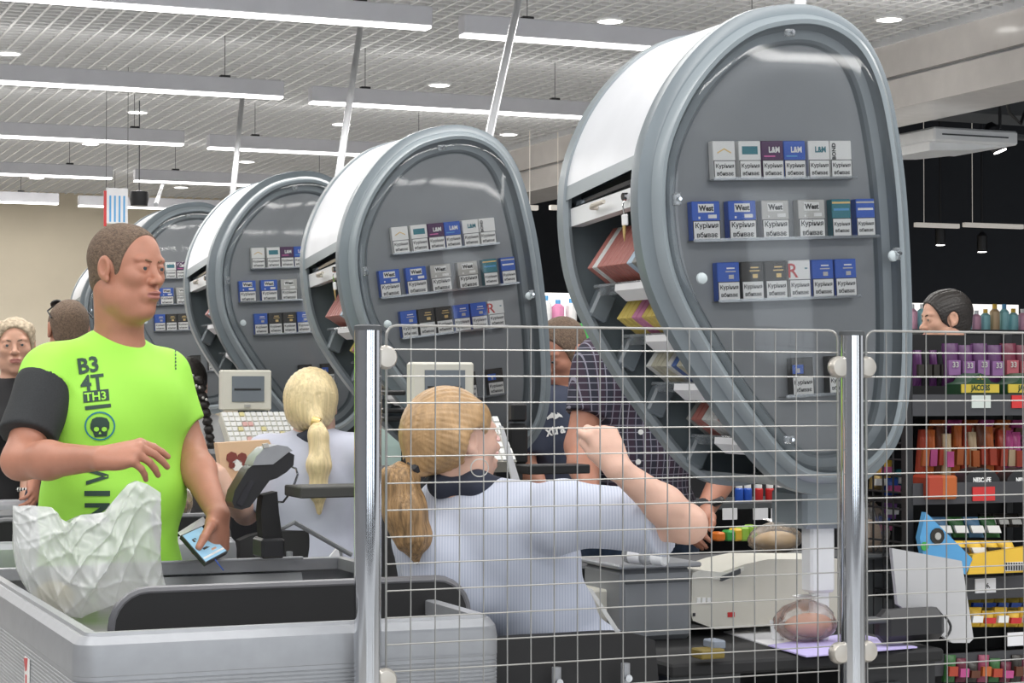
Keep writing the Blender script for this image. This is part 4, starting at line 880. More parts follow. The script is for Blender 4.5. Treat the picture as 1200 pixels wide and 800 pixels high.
# blue poster next to the dark haired man
lo, hi = pbox(1073, 408, 1090, 432, 8.2, .01); cc = lo; q = thing('poster', cc, 'small blue and white poster left of the dark haired man', 'poster')
mb(cc).box(lo, hi).build('sheet', m_blue, q); P, d = quad([(1084, 408), (1090, 408), (1090, 432), (1080, 432)], 8.197, .002); mb(cc).prism(P, d).build('white_stripe', m_paper, q)
solo('poster_pole', mb(lo).box((lo[0]+.02, 8.22, 0), (lo[0]+.04, 8.24, hi[2])), m_black, 'dark pole carrying the small blue poster', 'pole')

# ---------------------------------------------------------------- white carrier bag on the near counter
V = 4.62
topc = [(15, 592), (22, 593), (30, 592), (38, 592), (48, 593), (60, 594), (66, 600), (72, 608), (79, 612), (86, 607), (95, 603), (108, 602), (122, 600), (130, 590), (140, 578), (150, 567), (160, 563), (172, 567), (188, 577), (182, 592), (175, 604)]
botc = [(15, 640), (17, 655), (20, 668), (26, 680), (33, 692), (42, 700), (52, 708), (62, 714), (72, 719), (82, 722), (92, 722), (104, 718), (116, 714), (128, 708), (140, 704), (150, 702), (160, 701), (170, 700), (180, 698), (188, 694), (194, 688)]
Tp = [atV(x, y, V) for x, y in topc]; Bp = [atV(x, y, V) for x, y in botc]
zb = .818; c = Bp[9].copy(); c.z = zb
bt = thing('carrier_bag', c, 'white translucent plastic carrier bag standing on the near counter', 'bag')
def samp(Pn, s):
    q = s*(len(Pn)-1); i = min(int(q), len(Pn)-2); return Pn[i].lerp(Pn[i+1], q-i)
def bagside(sg):
    def fn(s, t_):
        p = samp(Bp, s).lerp(samp(Tp, s), t_); p.z = max(p.z, zb)
        body = (math.sin(math.pi*s)**.6)*(math.sin(math.pi*min(1, t_*.95+.05))**.8)
        rg = lambda q: (1-abs(math.sin(q)))**3; f = .016*rg(7*s-3.2*t_+.4)+.012*rg(13*s+4.5*t_+1.1)+.010*rg(19*s-9*t_*t_)+.008*rg(9*(s*.6+t_*1.1)+.5)+.006*rg(31*s+8*t_+2*math.sin(5*t_))+.003*math.sin(40*s+23*t_*t_)
        f *= (.35+.65*math.sin(math.pi*min(1, max(0, s*.96+.02))))
        p.y += sg*(.065*body+f); return p
    return fn
b = mb(c); b.grid(bagside(-1), 140, 80); b.build('bag_front', m_bag, bt, 70, fix=False)
b = mb(c); b.grid(bagside(1), 80, 40); b.build('bag_back', m_bag, bt, 70, fix=False)
a = atV(62, 706, 4.66); a.z = .82; b = mb(a); b.grid(lambda u, v: a+Vector((.05*math.cos(6.283*u)*math.sin(math.pi*v), .045*math.sin(6.283*u)*math.sin(math.pi*v), .04-.04*math.cos(math.pi*v))), 16, 10, cu=True)
solo('wrapped_groceries', b, mat('cream_food', (.7, .62, .42), .6), 'cream coloured groceries inside the white carrier bag', 'groceries', smooth=60)
# items on the second counter's far side at left
lo, hi = pbox(-20, 603, 32, 634, 6.6, .3); b = mb(lo); b.box(lo, hi, .004); solo('dark_crate', b, m_dark, 'dark crate at the left edge behind the carrier bag', 'crate')
c = W(0, 0)
# ---------------------------------------------------------------- people: smooth-blended volumes turned into one surface
def V3(p): return np.array(p, dtype=np.float32)
class Vol:
    def __init__(s, lo, hi, h):
        s.lo = V3(lo); s.h = h; s.n = np.maximum(3, np.ceil((V3(hi)-s.lo)/h).astype(int)+1); s.g = np.full(tuple(s.n), 9.0, np.float32)
    def put(s, pr):
        kind, k, ctr, rad, fn = pr
        a = np.clip(np.floor((ctr-rad-k-s.lo)/s.h).astype(int)-2, 0, s.n); b = np.clip(np.ceil((ctr+rad+k-s.lo)/s.h).astype(int)+3, 0, s.n)
        if np.any(b <= a): return
        X = (s.lo[0]+s.h*np.arange(a[0], b[0], dtype=np.float32))[:, None, None]; Y = (s.lo[1]+s.h*np.arange(a[1], b[1], dtype=np.float32))[None, :, None]; Z = (s.lo[2]+s.h*np.arange(a[2], b[2], dtype=np.float32))[None, None, :]
        d = fn(X, Y, Z); v = s.g[a[0]:b[0], a[1]:b[1], a[2]:b[2]]
        if kind == '+':
            hh = np.maximum(k-np.abs(v-d), 0)/k; v[...] = np.minimum(v, d)-hh*hh*k*.25
        elif kind == '-':
            d = -d; hh = np.maximum(k-np.abs(v-d), 0)/k; v[...] = np.maximum(v, d)+hh*hh*k*.25
        elif kind == 'w': v[...] = v+d
    def surf(s):
        g = s.g; ins_ = g < 0; nx, ny, nz = g.shape
        c = [g[i:nx-1+i, j:ny-1+j, k:nz-1+k] for i in (0, 1) for j in (0, 1) for k in (0, 1)]
        cnt = sum((q < 0).astype(np.int8) for q in c); act = (cnt > 0) & (cnt < 8); I = np.argwhere(act)
        if len(I) == 0: return np.zeros((0, 3)), []
        vals = np.stack([q[act] for q in c], 1); off = np.array([(i, j, k) for i in (0, 1) for j in (0, 1) for k in (0, 1)], float)
        acc = np.zeros((len(I), 3)); n = np.zeros(len(I))
        for a in range(8):
            for b in range(a+1, 8):
                if abs(off[a]-off[b]).sum() != 1: continue
                va, vb = vals[:, a], vals[:, b]; m = (va < 0) != (vb < 0); t = np.where(m, va/np.where(va == vb, 1, va-vb), 0)
                acc += np.where(m[:, None], off[a]+(off[b]-off[a])*t[:, None], 0); n += m
        P = s.lo+(I+acc/n[:, None])*s.h; idx = -np.ones(act.shape, int); idx[act] = np.arange(len(I)); F_ = []
        for ax in range(3):
            sl0 = [slice(1, -1)]*3; a0 = [slice(None)]*3; 
            A_ = ins_[tuple(slice(0, -1) if q == ax else slice(1, -1) for q in range(3))]; B_ = ins_[tuple(slice(1, None) if q == ax else slice(1, -1) for q in range(3))]
            E_ = np.argwhere(A_ != B_); 
            if len(E_) == 0: continue
            sg = A_[tuple(E_.T)]; base = E_.copy()
            for q in range(3):
                if q != ax: base[:, q] += 1
            p, r = [q for q in range(3) if q != ax]
            def at(dp, dr):
                e = base.copy(); e[:, p] -= dp; e[:, r] -= dr; return idx[tuple(e.T)]
            Q = np.stack([at(1, 1), at(0, 1), at(0, 0), at(1, 0)], 1)
            flip = sg if ax != 1 else ~sg; Q[~flip] = Q[~flip][:, ::-1]; F_.append(Q)
        return P, np.concatenate(F_)
def cap(a, b, ra, rb=None, k=.02, op='+', clip=None):
    a, b = V3(a), V3(b); rb = ra if rb is None else rb; ab = b-a; L2 = float(ab@ab)+1e-9; ctr = (a+b)/2; rad = np.abs(b-a)/2+max(ra, rb)
    def fn(X, Y, Z):
        t = np.clip(((X-a[0])*ab[0]+(Y-a[1])*ab[1]+(Z-a[2])*ab[2])/L2, 0, 1)
        d = np.sqrt((X-a[0]-t*ab[0])**2+(Y-a[1]-t*ab[1])**2+(Z-a[2]-t*ab[2])**2)-(ra+(rb-ra)*t)
        if clip is not None:
            for p, n in clip: d = np.maximum(d, (X-p[0])*n[0]+(Y-p[1])*n[1]+(Z-p[2])*n[2])
        return d
    return (op, k, ctr, rad, fn)
def ell(c, r, R=None, k=.03, op='+'):
    c, r = V3(c), V3(r); rad = r if R is None else np.full(3, r.max()); M = np.eye(3, dtype=np.float32) if R is None else R
    def fn(X, Y, Z):
        x, y, z = X-c[0], Y-c[1], Z-c[2]; q = [M[i][0]*x+M[i][1]*y+M[i][2]*z for i in range(3)]
        k0 = np.sqrt(sum((q[i]/r[i])**2 for i in range(3)))+1e-6; k1 = np.sqrt(sum((q[i]/r[i]**2)**2 for i in range(3)))+1e-6
        return k0*(k0-1)/k1
    return (op, k, c, rad, fn)
def cutplane(p, n): p = V3(p); n = V3(n)/np.linalg.norm(n); return ('-', .003, p, np.full(3, 9.), lambda X, Y, Z: -((X-p[0])*n[0]+(Y-p[1])*n[1]+(Z-p[2])*n[2]))
def wave(lo, hi, amp, f, ph=0):
    lo, hi = V3(lo), V3(hi); f = V3(f)
    return ('w', .001, (lo+hi)/2, (hi-lo)/2, lambda X, Y, Z: amp*(np.sin(f[0]*X+f[1]*Y+f[2]*Z+ph+1.5*np.sin(.37*f[2]*X-.5*f[0]*Z))+.5*np.sin(1.7*f[2]*X+2.1*f[0]*Z+f[1]*Y+ph*2)))
def extract(prims, boxes, h):
    """boxes: list of (lo, hi, fine step); coarse volume fills the rest"""
    ctr = [p for p in prims if p[0] == '+']; lo = np.min([p[2]-p[3] for p in ctr], 0)-.03; hi = np.max([p[2]+p[3] for p in ctr], 0)+.03
    VV, FF, n = [], [], 0; jobs = [(lo, hi, h, boxes)]+[(b[0], b[1], b[2], []) for b in boxes]
    for l, u, hh, ex in jobs:
        v = Vol(l, u, hh)
        for p in prims: v.put(p)
        if not ex:
            pass
        P, Q = v.surf()
        if len(P) == 0: continue
        if ex:
            c = P[Q].mean(1); keep = np.ones(len(Q), bool)
            for b in ex: keep &= ~np.all((c > V3(b[0])+b[2]*3.2) & (c < V3(b[1])-b[2]*3.2), 1)
            Q = Q[keep]
        VV.append(P); FF.append(Q+n); n += len(P)
    return np.concatenate(VV), np.concatenate(FF)
def to_obj(name, P, Q, mats, parent, base, mi=None):
    me = bpy.data.meshes.new(name); P = P-V3(base)
    me.vertices.add(len(P)); me.vertices.foreach_set('co', P.astype(np.float32).ravel()); me.loops.add(Q.size); me.loops.foreach_set('vertex_index', Q.ravel().astype(np.int32))
    me.polygons.add(len(Q)); me.polygons.foreach_set('loop_start', np.arange(0, Q.size, 4, dtype=np.int32)); me.polygons.foreach_set('loop_total', np.full(len(Q), 4, np.int32))
    for m in mats if isinstance(mats, (list, tuple)) else [mats]: me.materials.append(m)
    if mi is not None: me.polygons.foreach_set('material_index', mi.astype(np.int32))
    me.polygons.foreach_set('use_smooth', [True]*len(Q)); me.update(calc_edges=True); me.validate()
    b = bmesh.new(); b.from_mesh(me)
    lv = [v for v in b.verts if not v.link_faces]; bmesh.ops.delete(b, geom=lv, context='VERTS'); bmesh.ops.recalc_face_normals(b, faces=b.faces[:]); b.to_mesh(me); b.free()
    o = bpy.data.objects.new(name, me); COL.objects.link(o); o.parent = parent; return o
def frame(yaw, pitch=0, roll=0):     # columns: person's right, forward, up ; yaw 0 faces the camera, + turns to the right of the picture
    y, p, r = map(math.radians, (yaw, pitch, roll)); f = Vector((math.sin(y)*math.cos(p), -math.cos(y)*math.cos(p), -math.sin(p)))
    x = f.cross(Vector((0, 0, 1))).normalized(); z = x.cross(f); q = Matrix.Rotation(r, 3, f); x, z = q@x, q@z
    return np.array([x, f, z], dtype=np.float32)     # rows are the axes
def head_prims(c, R, s=1.0, female=False, neck=None, fat=0):
    c = V3(c); T = lambda x, y, z: c+s*(x*R[0]+y*R[1]+z*R[2]); o = []
    E = lambda p, r, k, op='+': o.append(ell(T(*p), V3(r)*s, R, k, op)); C = lambda a, b, ra, rb, k, op='+': o.append(cap(T(*a), T(*b), ra*s, rb*s, k, op))
    E((0, -.018, .03), (.073, .094, .086), .01); E((0, .03, .015), (.064, .062, .082), .03); E((0, .032, -.045), (.056+fat*.3, .052, .058), .03)
    E((0, .030, -.078), (.046+fat, .050, .036), .03); E((0, .072, -.100), (.020, .016, .015), .022)
    for q in (-1, 1):
        E((q*.052, .012, -.070), (.014+fat*.4, .03, .026), .03); E((q*.040, .064, -.018), (.020, .022, .018), .022); E((q*.028, .080, .026), (.024, .010, .009), .012)
    if fat: E((0, .035, -.108), (.040, .04, .022), .03)
    for q in (-1, 1): E((q*.031, .102, .004), (.020, .019, .012), .012, '-')
    C((0, .083, .016), (0, .106, -.022), .0075, .010, .012); E((0, .109, -.026), (.0115, .0115, .010), .008)
    for q in (-1, 1): E((q*.0125, .098, -.029), (.0075, .011, .0075), .006); E((q*.006, .104, -.0375), (.0035, .006, .003), .003, '-')
    E((0, .083, -.062), (.030, .020, .022), .012)
    E((0, .099, -.0555), (.022, .0085, .0050), .005); E((0, .098, -.0675), (.019, .0085, .0062), .005)
    E((0, .107, -.0612), (.026, .010, .0011), .003, '-'); E((0, .103, -.083), (.022, .008, .005), .008, '-')
    for q in (-1, 1):
        E((q*.031, .0775, .0045), (.0175, .0165, .0150), .006); E((q*.0305, .0975, .0042), (.0120, .0085, .0045), .002, '-')
        C((q*.020, .0915, .0110), (q*.043, .0850, .0095), .0032, .0030, .004)
        E((q*.0755, -.004, .0), (.0065, .019, .031), .006); E((q*.078, -.004, .002), (.008, .0195, .030), .003); E((q*.0845, .0, .003), (.006, .011, .019), .003, '-'); E((q*.0765, .006, -.026), (.006, .008, .009), .004)
    return o, T
def eyes(parent, base, c, R, s, brow, look=(0, 0), iris=None):
    c = V3(c); T = lambda x, y, z: Vector((c+s*(x*R[0]+y*R[1]+z*R[2]-0)).tolist())-Vector(base); f = Vector(R[1].tolist())
    for q in (-1, 1):
        e = MB(); p = T(q*.0308, .0792, .0045); fx = (f+Vector(R[0].tolist())*look[0]+Vector(R[2].tolist())*look[1]).normalized()
        e.grid(lambda u, v: p+Vector((math.cos(6.2832*u)*math.sin(math.pi*v), math.sin(6.2832*u)*math.sin(math.pi*v), math.cos(math.pi*v)))*.0136*s, 18, 12, cu=True); eo = e.build('eye', m_eyew, parent, 80)
        MB().lathe([(.0062*s, .0115*s), (.0058*s, .0130*s), (.001*s, .0141*s)], p, fx, 14).build('iris', iris or m_iris, eo)
        b = MB(); b.tube([T(q*(.013+.036*i/6), .0955-.0016*i*.9-.00045*i*i, .0215+.0045*math.sin(math.pi*i/6*.8)) for i in range(7)], [(.0018+.0026*math.sin(math.pi*(i+.6)/7))*s for i in range(7)], 8, flat=.8); b.build('eyebrow', brow, parent, 60)
def hand_prims(w_, d, n, t, s=1.0, curl=(30, 35, 20), spread=.006, thumb=None, k=.004, fl=(1, 1, 1, 1)):
    w_ = Vector(w_); d = Vector(d).normalized(); n = Vector(n); n = (n-d*n.dot(d)).normalized(); t = Vector(t); t = (t-d*t.dot(d)-n*t.dot(n)).normalized(); o = []
    Ls = [.073, .081, .076, .060]; tips = []
    for i in range(4):
        off = .030-.0195*i; a = w_+t*off*.45*s-n*.0*s; kn = w_+d*(.088, .091, .086, .077)[i]*s+t*off*s+n*(.002, .004, .003, -.001)[i]*s
        o.append(cap(a, kn, .0145*s, .0102*s, .016)); L_ = Ls[i]*s*fl[i]; cur = kn; dirv = d+t*(1.5-i)*spread*10; dirv.normalize(); an = 0
        ax = t
        for j, (fr, c_) in enumerate(zip((.45, .30, .25), curl if not isinstance(curl[0], (tuple, list)) else curl[i])):
            an += math.radians(c_); dd = (dirv*math.cos(an)-n*math.sin(an)).normalized(); nx = cur+dd*L_*fr
            r0, r1 = [(.0098, .0088), (.0088, .0080), (.0080, .0068)][j]; sc = (1, 1.02, .98, .88)[i]*s
            o.append(cap(cur, nx, r0*sc, r1*sc, .005 if j == 0 else .002)); cur = nx
        tips.append(cur)
    o.append(ell(w_+d*.045*s-n*.006*s, (.036*s, .020*s, .042*s), np.array([t, n, d], np.float32), .015))
    th = thumb or [w_+d*.02*s+t*.020*s-n*.006*s, w_+d*.052*s+t*.044*s-n*.018*s, w_+d*.082*s+t*.052*s-n*.026*s, w_+d*.106*s+t*.050*s-n*.032*s]
    rr = [.016, .0125, .0105, .0085]
    for i in range(3): o.append(cap(th[i], th[i+1], rr[i]*s, rr[i+1]*s, .012 if i == 0 else .004))
    return o, tips
def bxs(prs, m=.012):
    return np.min([p[2]-p[3] for p in prs], 0)-m, np.max([p[2]+p[3] for p in prs], 0)+m
NPR = lambda v: (V3(v)/np.linalg.norm(v))
class Person:
    """j: joints in world coordinates; w: build factor"""
    def __init__(s, label, j, w=1.0, bust=0, belly=0, group=None):
        s.j = {k: Vector(v) for k, v in j.items()}; j = s.j; s.w = w
        ft = [j[k] for k in ('anL', 'anR') if k in j]; b = (ft[0]+ft[1])/2; s.base = Vector((b.x, b.y, 0))
        s.root = bpy.data.objects.new('person', None); COL.objects.link(s.root); s.root.location = s.base; tag(s.root, label, 'person', group)
        X = V3(j['shL']-j['shR']); X /= np.linalg.norm(X); Z = V3(j['neck']-j['pelvis']); Z /= np.linalg.norm(Z); Y = np.cross(Z, X); Y /= np.linalg.norm(Y)   # person's forward
        if bust is None: bust = 0
        s.R = np.array([X, -Y, Z], np.float32); s.fw = -Y if False else None
        # forward = up x left  (left = shL - shR)
        fwd = np.cross(X, Z); s.f = fwd/np.linalg.norm(fwd); s.R = np.array([X, s.f, Z], np.float32); s.bust, s.belly = bust, belly
    def torso(s, i=0.0, k=.06):
        j, w = s.j, s.w; N, P = V3(j['neck']), V3(j['pelvis']); R, f = s.R, s.f; at = lambda t, y=0: P+(N-P)*t+f*y; o = []
        o.append(ell(at(.0, -.01), (.165*w+i, .115*w+i, .12+i), R, .02)); o.append(ell(at(.33, .01+s.belly*.5), (.142*w+i+s.belly*.4, .098*w+i+s.belly, .15), R, k))
        o.append(ell(at(.68, .0), (.162*w+i, .108*w+i, .155+i*.5), R, k))
        sh = (V3(j['shL'])+V3(j['shR']))/2
        o.append(cap(V3(j['shR'])*.88+sh*.12, sh*.5+N*.5, .050*w+i, .048*w+i, .04)); o.append(cap(V3(j['shL'])*.88+sh*.12, sh*.5+N*.5, .050*w+i, .048*w+i, .04))
        if s.bust:
            for q in (-1, 1): o.append(ell(at(.62, .085)+R[0]*q*.07, (.058+i*.5,)*3, None, .05))
        return o
    def arm(s, q, i=0.0, up=True, lo=True, clipat=None, rr=None):
        j, w = s.j, s.w; a, b, c = j['sh'+q], j['el'+q], j['wr'+q]; o = []
        if clipat is not None:       # sleeve: ends in a flat hem at a fraction of the upper arm (or past the elbow)
            n = V3(b-a); n /= np.linalg.norm(n); p = V3(a)+V3(b-a)*clipat; r0, r1 = rr or (.056*w+i, .050*w+i)
            o.append(cap(a, b, r0, r1, .045, clip=[(p, n)])); return o
        if up: o.append(cap(a, b, .052*w+i, .041*w+i, .03))
        if lo: o.append(cap(b, b.lerp(c, .35), .041*w+i, .042*w+i, .02)); o.append(cap(b.lerp(c, .35), c, .042*w+i, .026*w+i, .02))
        return o
    def legs(s, i=0.0, k=.04):
        j, w = s.j, s.w; o = []
        for q in 'LR':
            o.append(cap(j['hip'+q], j['kn'+q], .082*w+i, .056*w+i, k)); o.append(cap(j['kn'+q], j['an'+q], .054*w+i, .038*w+i, .02))
            if i == 0: a = j['an'+q]; o.append(cap(a+Vector((0, 0, -.05)), a+Vector((s.f[0]*.14, s.f[1]*.14, -.06)), .036, .028, .03))
        return o
    def build_body(s, headc, yaw, pitch, roll, skin, hs=1.0, hands=(), h=.007, hh=.0032, female=False, fat=0, brow=None, eye=True, look=(0, 0), iris=None, lips=True, handh=.003):
        s.hc, s.HR, s.hs = headc, frame(yaw, pitch, roll), hs; hp, s.T = head_prims(headc, s.HR, hs, female, fat=fat); N = s.j['neck']
        neck = [cap(s.T(0, -.022, -.045), N+Vector((0, 0, -.03)), (.048 if female else .060+fat)*hs, .056*s.w, .03)]
        hb = bxs(hp, .010); hnd = [x for g in hands for x in g]
        prims = s.torso()+s.arm('L')+s.arm('R')+s.legs()+[cap(s.T(0, -.022, -.045), N+Vector((0, 0, -.03)), (.048 if female else .058+fat)*hs, .056*s.w, .035)]+hp+hnd
        boxes = [(hb[0], hb[1], hh)]+[(*bxs(g, .006), handh) for g in hands]
        P, Q = extract(prims, boxes, h)
        c = (P[Q].mean(1)-V3(headc))@s.HR.T/hs; mi = ((np.abs(c[:, 0]) < .023) & (c[:, 1] > .088) & (((c[:, 2]+.0615)/.0105)**2+(c[:, 0]/.024)**2 < 1)).astype(int)
        s.body = to_obj('body', P, Q, [skin, m_lip], s.root, s.base, mi)
        if eye: eyes(s.root, s.base, headc, s.HR, hs, brow or m_hairm, look, iris)
        return s.body
    def cloth(s, name, prims, m, h=.007, boxes=(), **kw):
        P, Q = extract(prims, list(boxes), h); return to_obj(name, P, Q, m, s.root, s.base)
    def part(s, name, b, m, smooth=40): 
        b.v = [tuple(Vector(q)-s.base) for q in b.v]; return b.build(name, m, s.root, smooth)
def stand_legs(j, pel, f, w=.09, spread=(.0, .0), ks=None):
    X = Vector((f[1], -f[0], 0)).normalized()     # person's right
    for q, sg in (('R', 1), ('L', -1)):
        h_ = Vector(pel)+X*sg*w+Vector((0, 0, -.04)); j['hip'+q] = h_; a = Vector((h_.x, h_.y, .09))+X*sg*spread[0 if q == 'R' else 1]; j['an'+q] = a; j['kn'+q] = h_.lerp(a, .5)+Vector((f[0], f[1], 0))*.02
def hairgrooves(c, R, amp, f): c = V3(c); return ('w', .001, c, np.full(3, .16), lambda X, Y, Z: amp*np.sin(f*np.arctan2((X-c[0])*R[0][0]+(Y-c[1])*R[0][1]+(Z-c[2])*R[0][2], (Z-c[2])+.3*((X-c[0])*R[1][0]+(Y-c[1])*R[1][1])+.001)))
def hair_cap(p, name, m, low=.0, thick=.006, h=.004, extra=(), grooves=0, line=(.125, .115, .150, .125)):
    """hair volume: cranium swollen by thick, the face taken out by an ellipsoid (centre forward, depth, width, height), cut below the ears"""
    T, R, s = p.T, p.HR, p.hs; o = [ell(T(0, -.018, .03), V3((.073+thick, .094+thick, .086+thick))*s, R, .01), ell(T(0, .03, .015), V3((.064+thick*.7, .062+thick*.4, .082+thick))*s, R, .03)]
    o.append(ell(T(0, -.045, -.03), V3((.058+thick, .052+thick, .05))*s, R, .02)); o += list(extra)
    yc, ry, rx, rz = line
    f2 = [('-', .006, V3(T(0, yc, -.03)), np.full(3, .3), ell(T(0, yc, -.03), V3((rx, ry, rz))*s, R)[4]), cutplane(T(0, .012, low-.035), -R[2]+R[1]*.9)]
    for q in (-1, 1): f2.append(('-', .004, V3(T(q*.08, 0, 0)), np.full(3, .08), ell(T(q*.083, .0, -.006), V3((.030, .026, .034))*s, R)[4]))
    if grooves: o.append(hairgrooves(p.hc, R, .0012, grooves))
    P, Q = extract(o+f2, [], h); return to_obj(name, P, Q, m, p.root, p.base)
wp = atD
# ================= man in the lime jersey
f = (math.sin(.6), -math.cos(.6)); pel = wp(130, 668, 5.17)
j = dict(neck=wp(140, 392, 5.14), pelvis=pel, shR=wp(60, 438, 5.04), shL=wp(194, 440, 5.28), elR=wp(24, 540, 4.90), wrR=wp(118, 537, 4.74), elL=wp(220, 525, 5.27), wrL=wp(256, 603, 5.08))
stand_legs(j, pel, f, .095, (.22, .02))
man = Person('man in a lime green jersey with charcoal sleeve, holding a phone at the counter', j, 1.08, belly=.012)
dR = j['wrR']; hR, _ = hand_prims(dR, (.93, -.12, .16), (.05, -.62, .78), (0, .78, .62), 1.06, curl=((42, 12, 8), (48, 16, 10), (55, 20, 12), (60, 24, 14)))
wL = j['wrL']; tp = [wL+Vector((-.012, -.02, -.02)), wp(246, 618, 5.0), wp(239, 630, 4.96), wp(233, 641, 4.94)]
hL, _ = hand_prims(wL, (.03, -.22, -.95), (.85, -.45, .1), (-.3, -.9, 0), 1.04, curl=((70, 50, 30), (75, 50, 30), (78, 55, 35), (80, 60, 40)), thumb=tp)
hc = wp(148, 316, 5.1)
man.build_body(hc, 58, 3, 0, m_skint, 1.0, [hR, hL], h=.007, hh=.0025, fat=.007, brow=mat('brow_fair', (.22, .12, .07), .8), look=(.0, -.05))
hair_cap(man, 'hair', m_hairm, low=.0, thick=.0028, h=.003, line=(.118, .100, .108, .137))
lo_, hi_ = V3(j['pelvis'])-.5, V3(j['neck'])+.4
nk = V3(j['neck'])
shirt = man.torso(.014)+man.arm('L', .018, clipat=.66, rr=(.064, .062))+man.arm('R', .016, clipat=.16)+[ell(V3(wp(128, 590, 5.16)), (.19, .145, .2), man.R, .06), ell(V3(wp(130, 500, 5.15)), (.185, .14, .16), man.R, .06), cap(V3(pel)+V3((0, 0, -.02)), V3(pel)+V3((0, 0, -.12)), .165, .17, .06), ell(V3(pel)+V3((0, 0, -.03)), (.178, .135, .14), man.R, .04),
         cutplane(V3(pel)+V3((0, 0, -.09)), (0, 0, -1)), ('-', .004, nk+V3((0, 0, .05)), np.full(3, .1), ell(nk+V3((0, -.006, .092)), (.088, .088, .115))[4]), wave(lo_, hi_, .0032, (15, 10, 13))]
sh = man.cloth('jersey', shirt, m_lime, .006)
man.cloth('sleeve', [cap(j['shR'].lerp(j['elR'], .16)+Vector((-.004, -.006, -.004)), j['elR'], .076, .070, .03, clip=[(V3(j['shR'].lerp(j['elR'], .74)), NPR(j['elR']-j['shR']))])]+[wave(lo_, hi_, .002, (20, 10, 16))], m_sleeve, .006)
# neckband follows the opening
man.cloth('trousers', man.legs(.018)+[ell(V3(pel)+V3((0, 0, -.03)), (.165, .125, .10), man.R, .04)], m_jeans, .012)
# print on the jersey: flat lettering laid onto the cloth
bvh = BVHTree.FromPolygons([v.co+man.base for v in sh.data.vertices], [tuple(p.vertices) for p in sh.data.polygons])
camo = Vector((0, 0, H))
def decal(P2, faces, name, m, parent=sh, dist=.0025):     # P2: picture positions, dropped along the sight line onto the cloth
    vs = []
    for x, y in P2:
        d = ray(x, y).normalized(); h_ = bvh.ray_cast(camo, d)
        vs.append((h_[0]+h_[1]*dist*(1 if h_[1].dot(d) < 0 else -1)) if h_[0] else camo+d*5.0)
    b = MB(); b.v = [tuple(v-man.base) for v in vs]; b.f = faces; b.m = [0]*len(faces); o = b.build(name, m, parent, 0, fix=False); return o
def dtext(s, cx, cy, hpx, m, rot=0, skew=0, narrow=1.0, bold=.03, name='lettering'):
    me = textmesh(s, 1.0, m, bold, 0, narrow).copy(); b = bmesh.new(); b.from_mesh(me); bmesh.ops.triangulate(b, faces=b.faces[:])
    for _ in range(2): bmesh.ops.subdivide_edges(b, edges=[e for e in b.edges if e.calc_length() > .25], cuts=1)
    bmesh.ops.triangulate(b, faces=b.faces[:]); b.verts.index_update(); r = math.radians(rot); P = []
    for v in b.verts: x, y = v.co.x*hpx, v.co.y*hpx; P.append((cx+x*math.cos(r)+y*math.sin(r), cy+x*math.sin(r)-y*math.cos(r)+skew*x))
    o = decal(P, [tuple(v.index for v in f_.verts) for f_ in b.faces], name, m); b.free(); return o
dtext('B3', 103, 428, 25, m_print, -8, 0, 1.0); dtext('4T', 108, 448.5, 25, m_print, -6, 0, 1.0)
def dgrid(pts, n, name, m, parent=sh, dist=.0022):
    (a, b_, c_, d_) = [Vector((*p, 0)) for p in pts]; P = []; 
    for i in range(n+1):
        for k in range(n+1): q = a.lerp(b_, i/n).lerp(d_.lerp(c_, i/n), k/n); P.append((q.x, q.y))
    return decal(P, [(i*(n+1)+k, (i+1)*(n+1)+k, (i+1)*(n+1)+k+1, i*(n+1)+k+1) for i in range(n) for k in range(n)], name, m, parent, dist)
dgrid([(97, 459), (127, 456), (128, 469), (98, 472)], 4, 'print_box', m_print); dtext('TH3', 112.5, 464.5, 13.5, m_lime, -5, 0, 1.05, .02).location = (-.0015, -.003, 0)
dgrid([(99.5, 476), (129.5, 473), (130, 477), (100, 480.5)], 4, 'print_bar', m_print)
ring = [(117+17.8*math.cos(a), 499+16.8*math.sin(a)) for a in [i*math.pi/20 for i in range(40)]]+[(117+16*math.cos(a), 499+15*math.sin(a)) for a in [i*math.pi/20 for i in range(40)]]
decal(ring, [(i, (i+1) % 40, 40+(i+1) % 40, 40+i) for i in range(40)], 'print_ring', m_tealp)
sk = [(106, 497), (108, 491), (113, 488.5), (119, 488.5), (125, 490), (128, 495), (128, 501), (126, 505), (125, 511), (111, 512), (109, 506), (106, 502)]
decal(sk+[(117, 499)], [(i, (i+1) % 12, 12) for i in range(12)], 'skull_print', m_print)
for x in (113, 122): q = [(x+3.2*math.cos(a), 502.5+2.8*math.sin(a)) for a in [i*math.pi/4 for i in range(8)]]; decal(q, [tuple(range(8))], 'eye_hole', m_lime, dist=.004)
decal([(117, 505), (119, 508), (115.5, 508)], [(0, 1, 2)], 'nose_hole', m_lime, dist=.004)
dtext('\u039b', 114, 558, 33, m_print, 90, 0, .85, .03); dtext('1', 114, 578, 38, m_print, 90, 0, .8, .05); dtext('N', 114, 600, 38, m_print, 90, 0, .8, .04)
for i in range(6): dgrid([(204.5, 411+i*4), (206, 411+i*4), (206, 413.5+i*4), (204.5, 413.5+i*4)], 1, 'small_print', m_print)
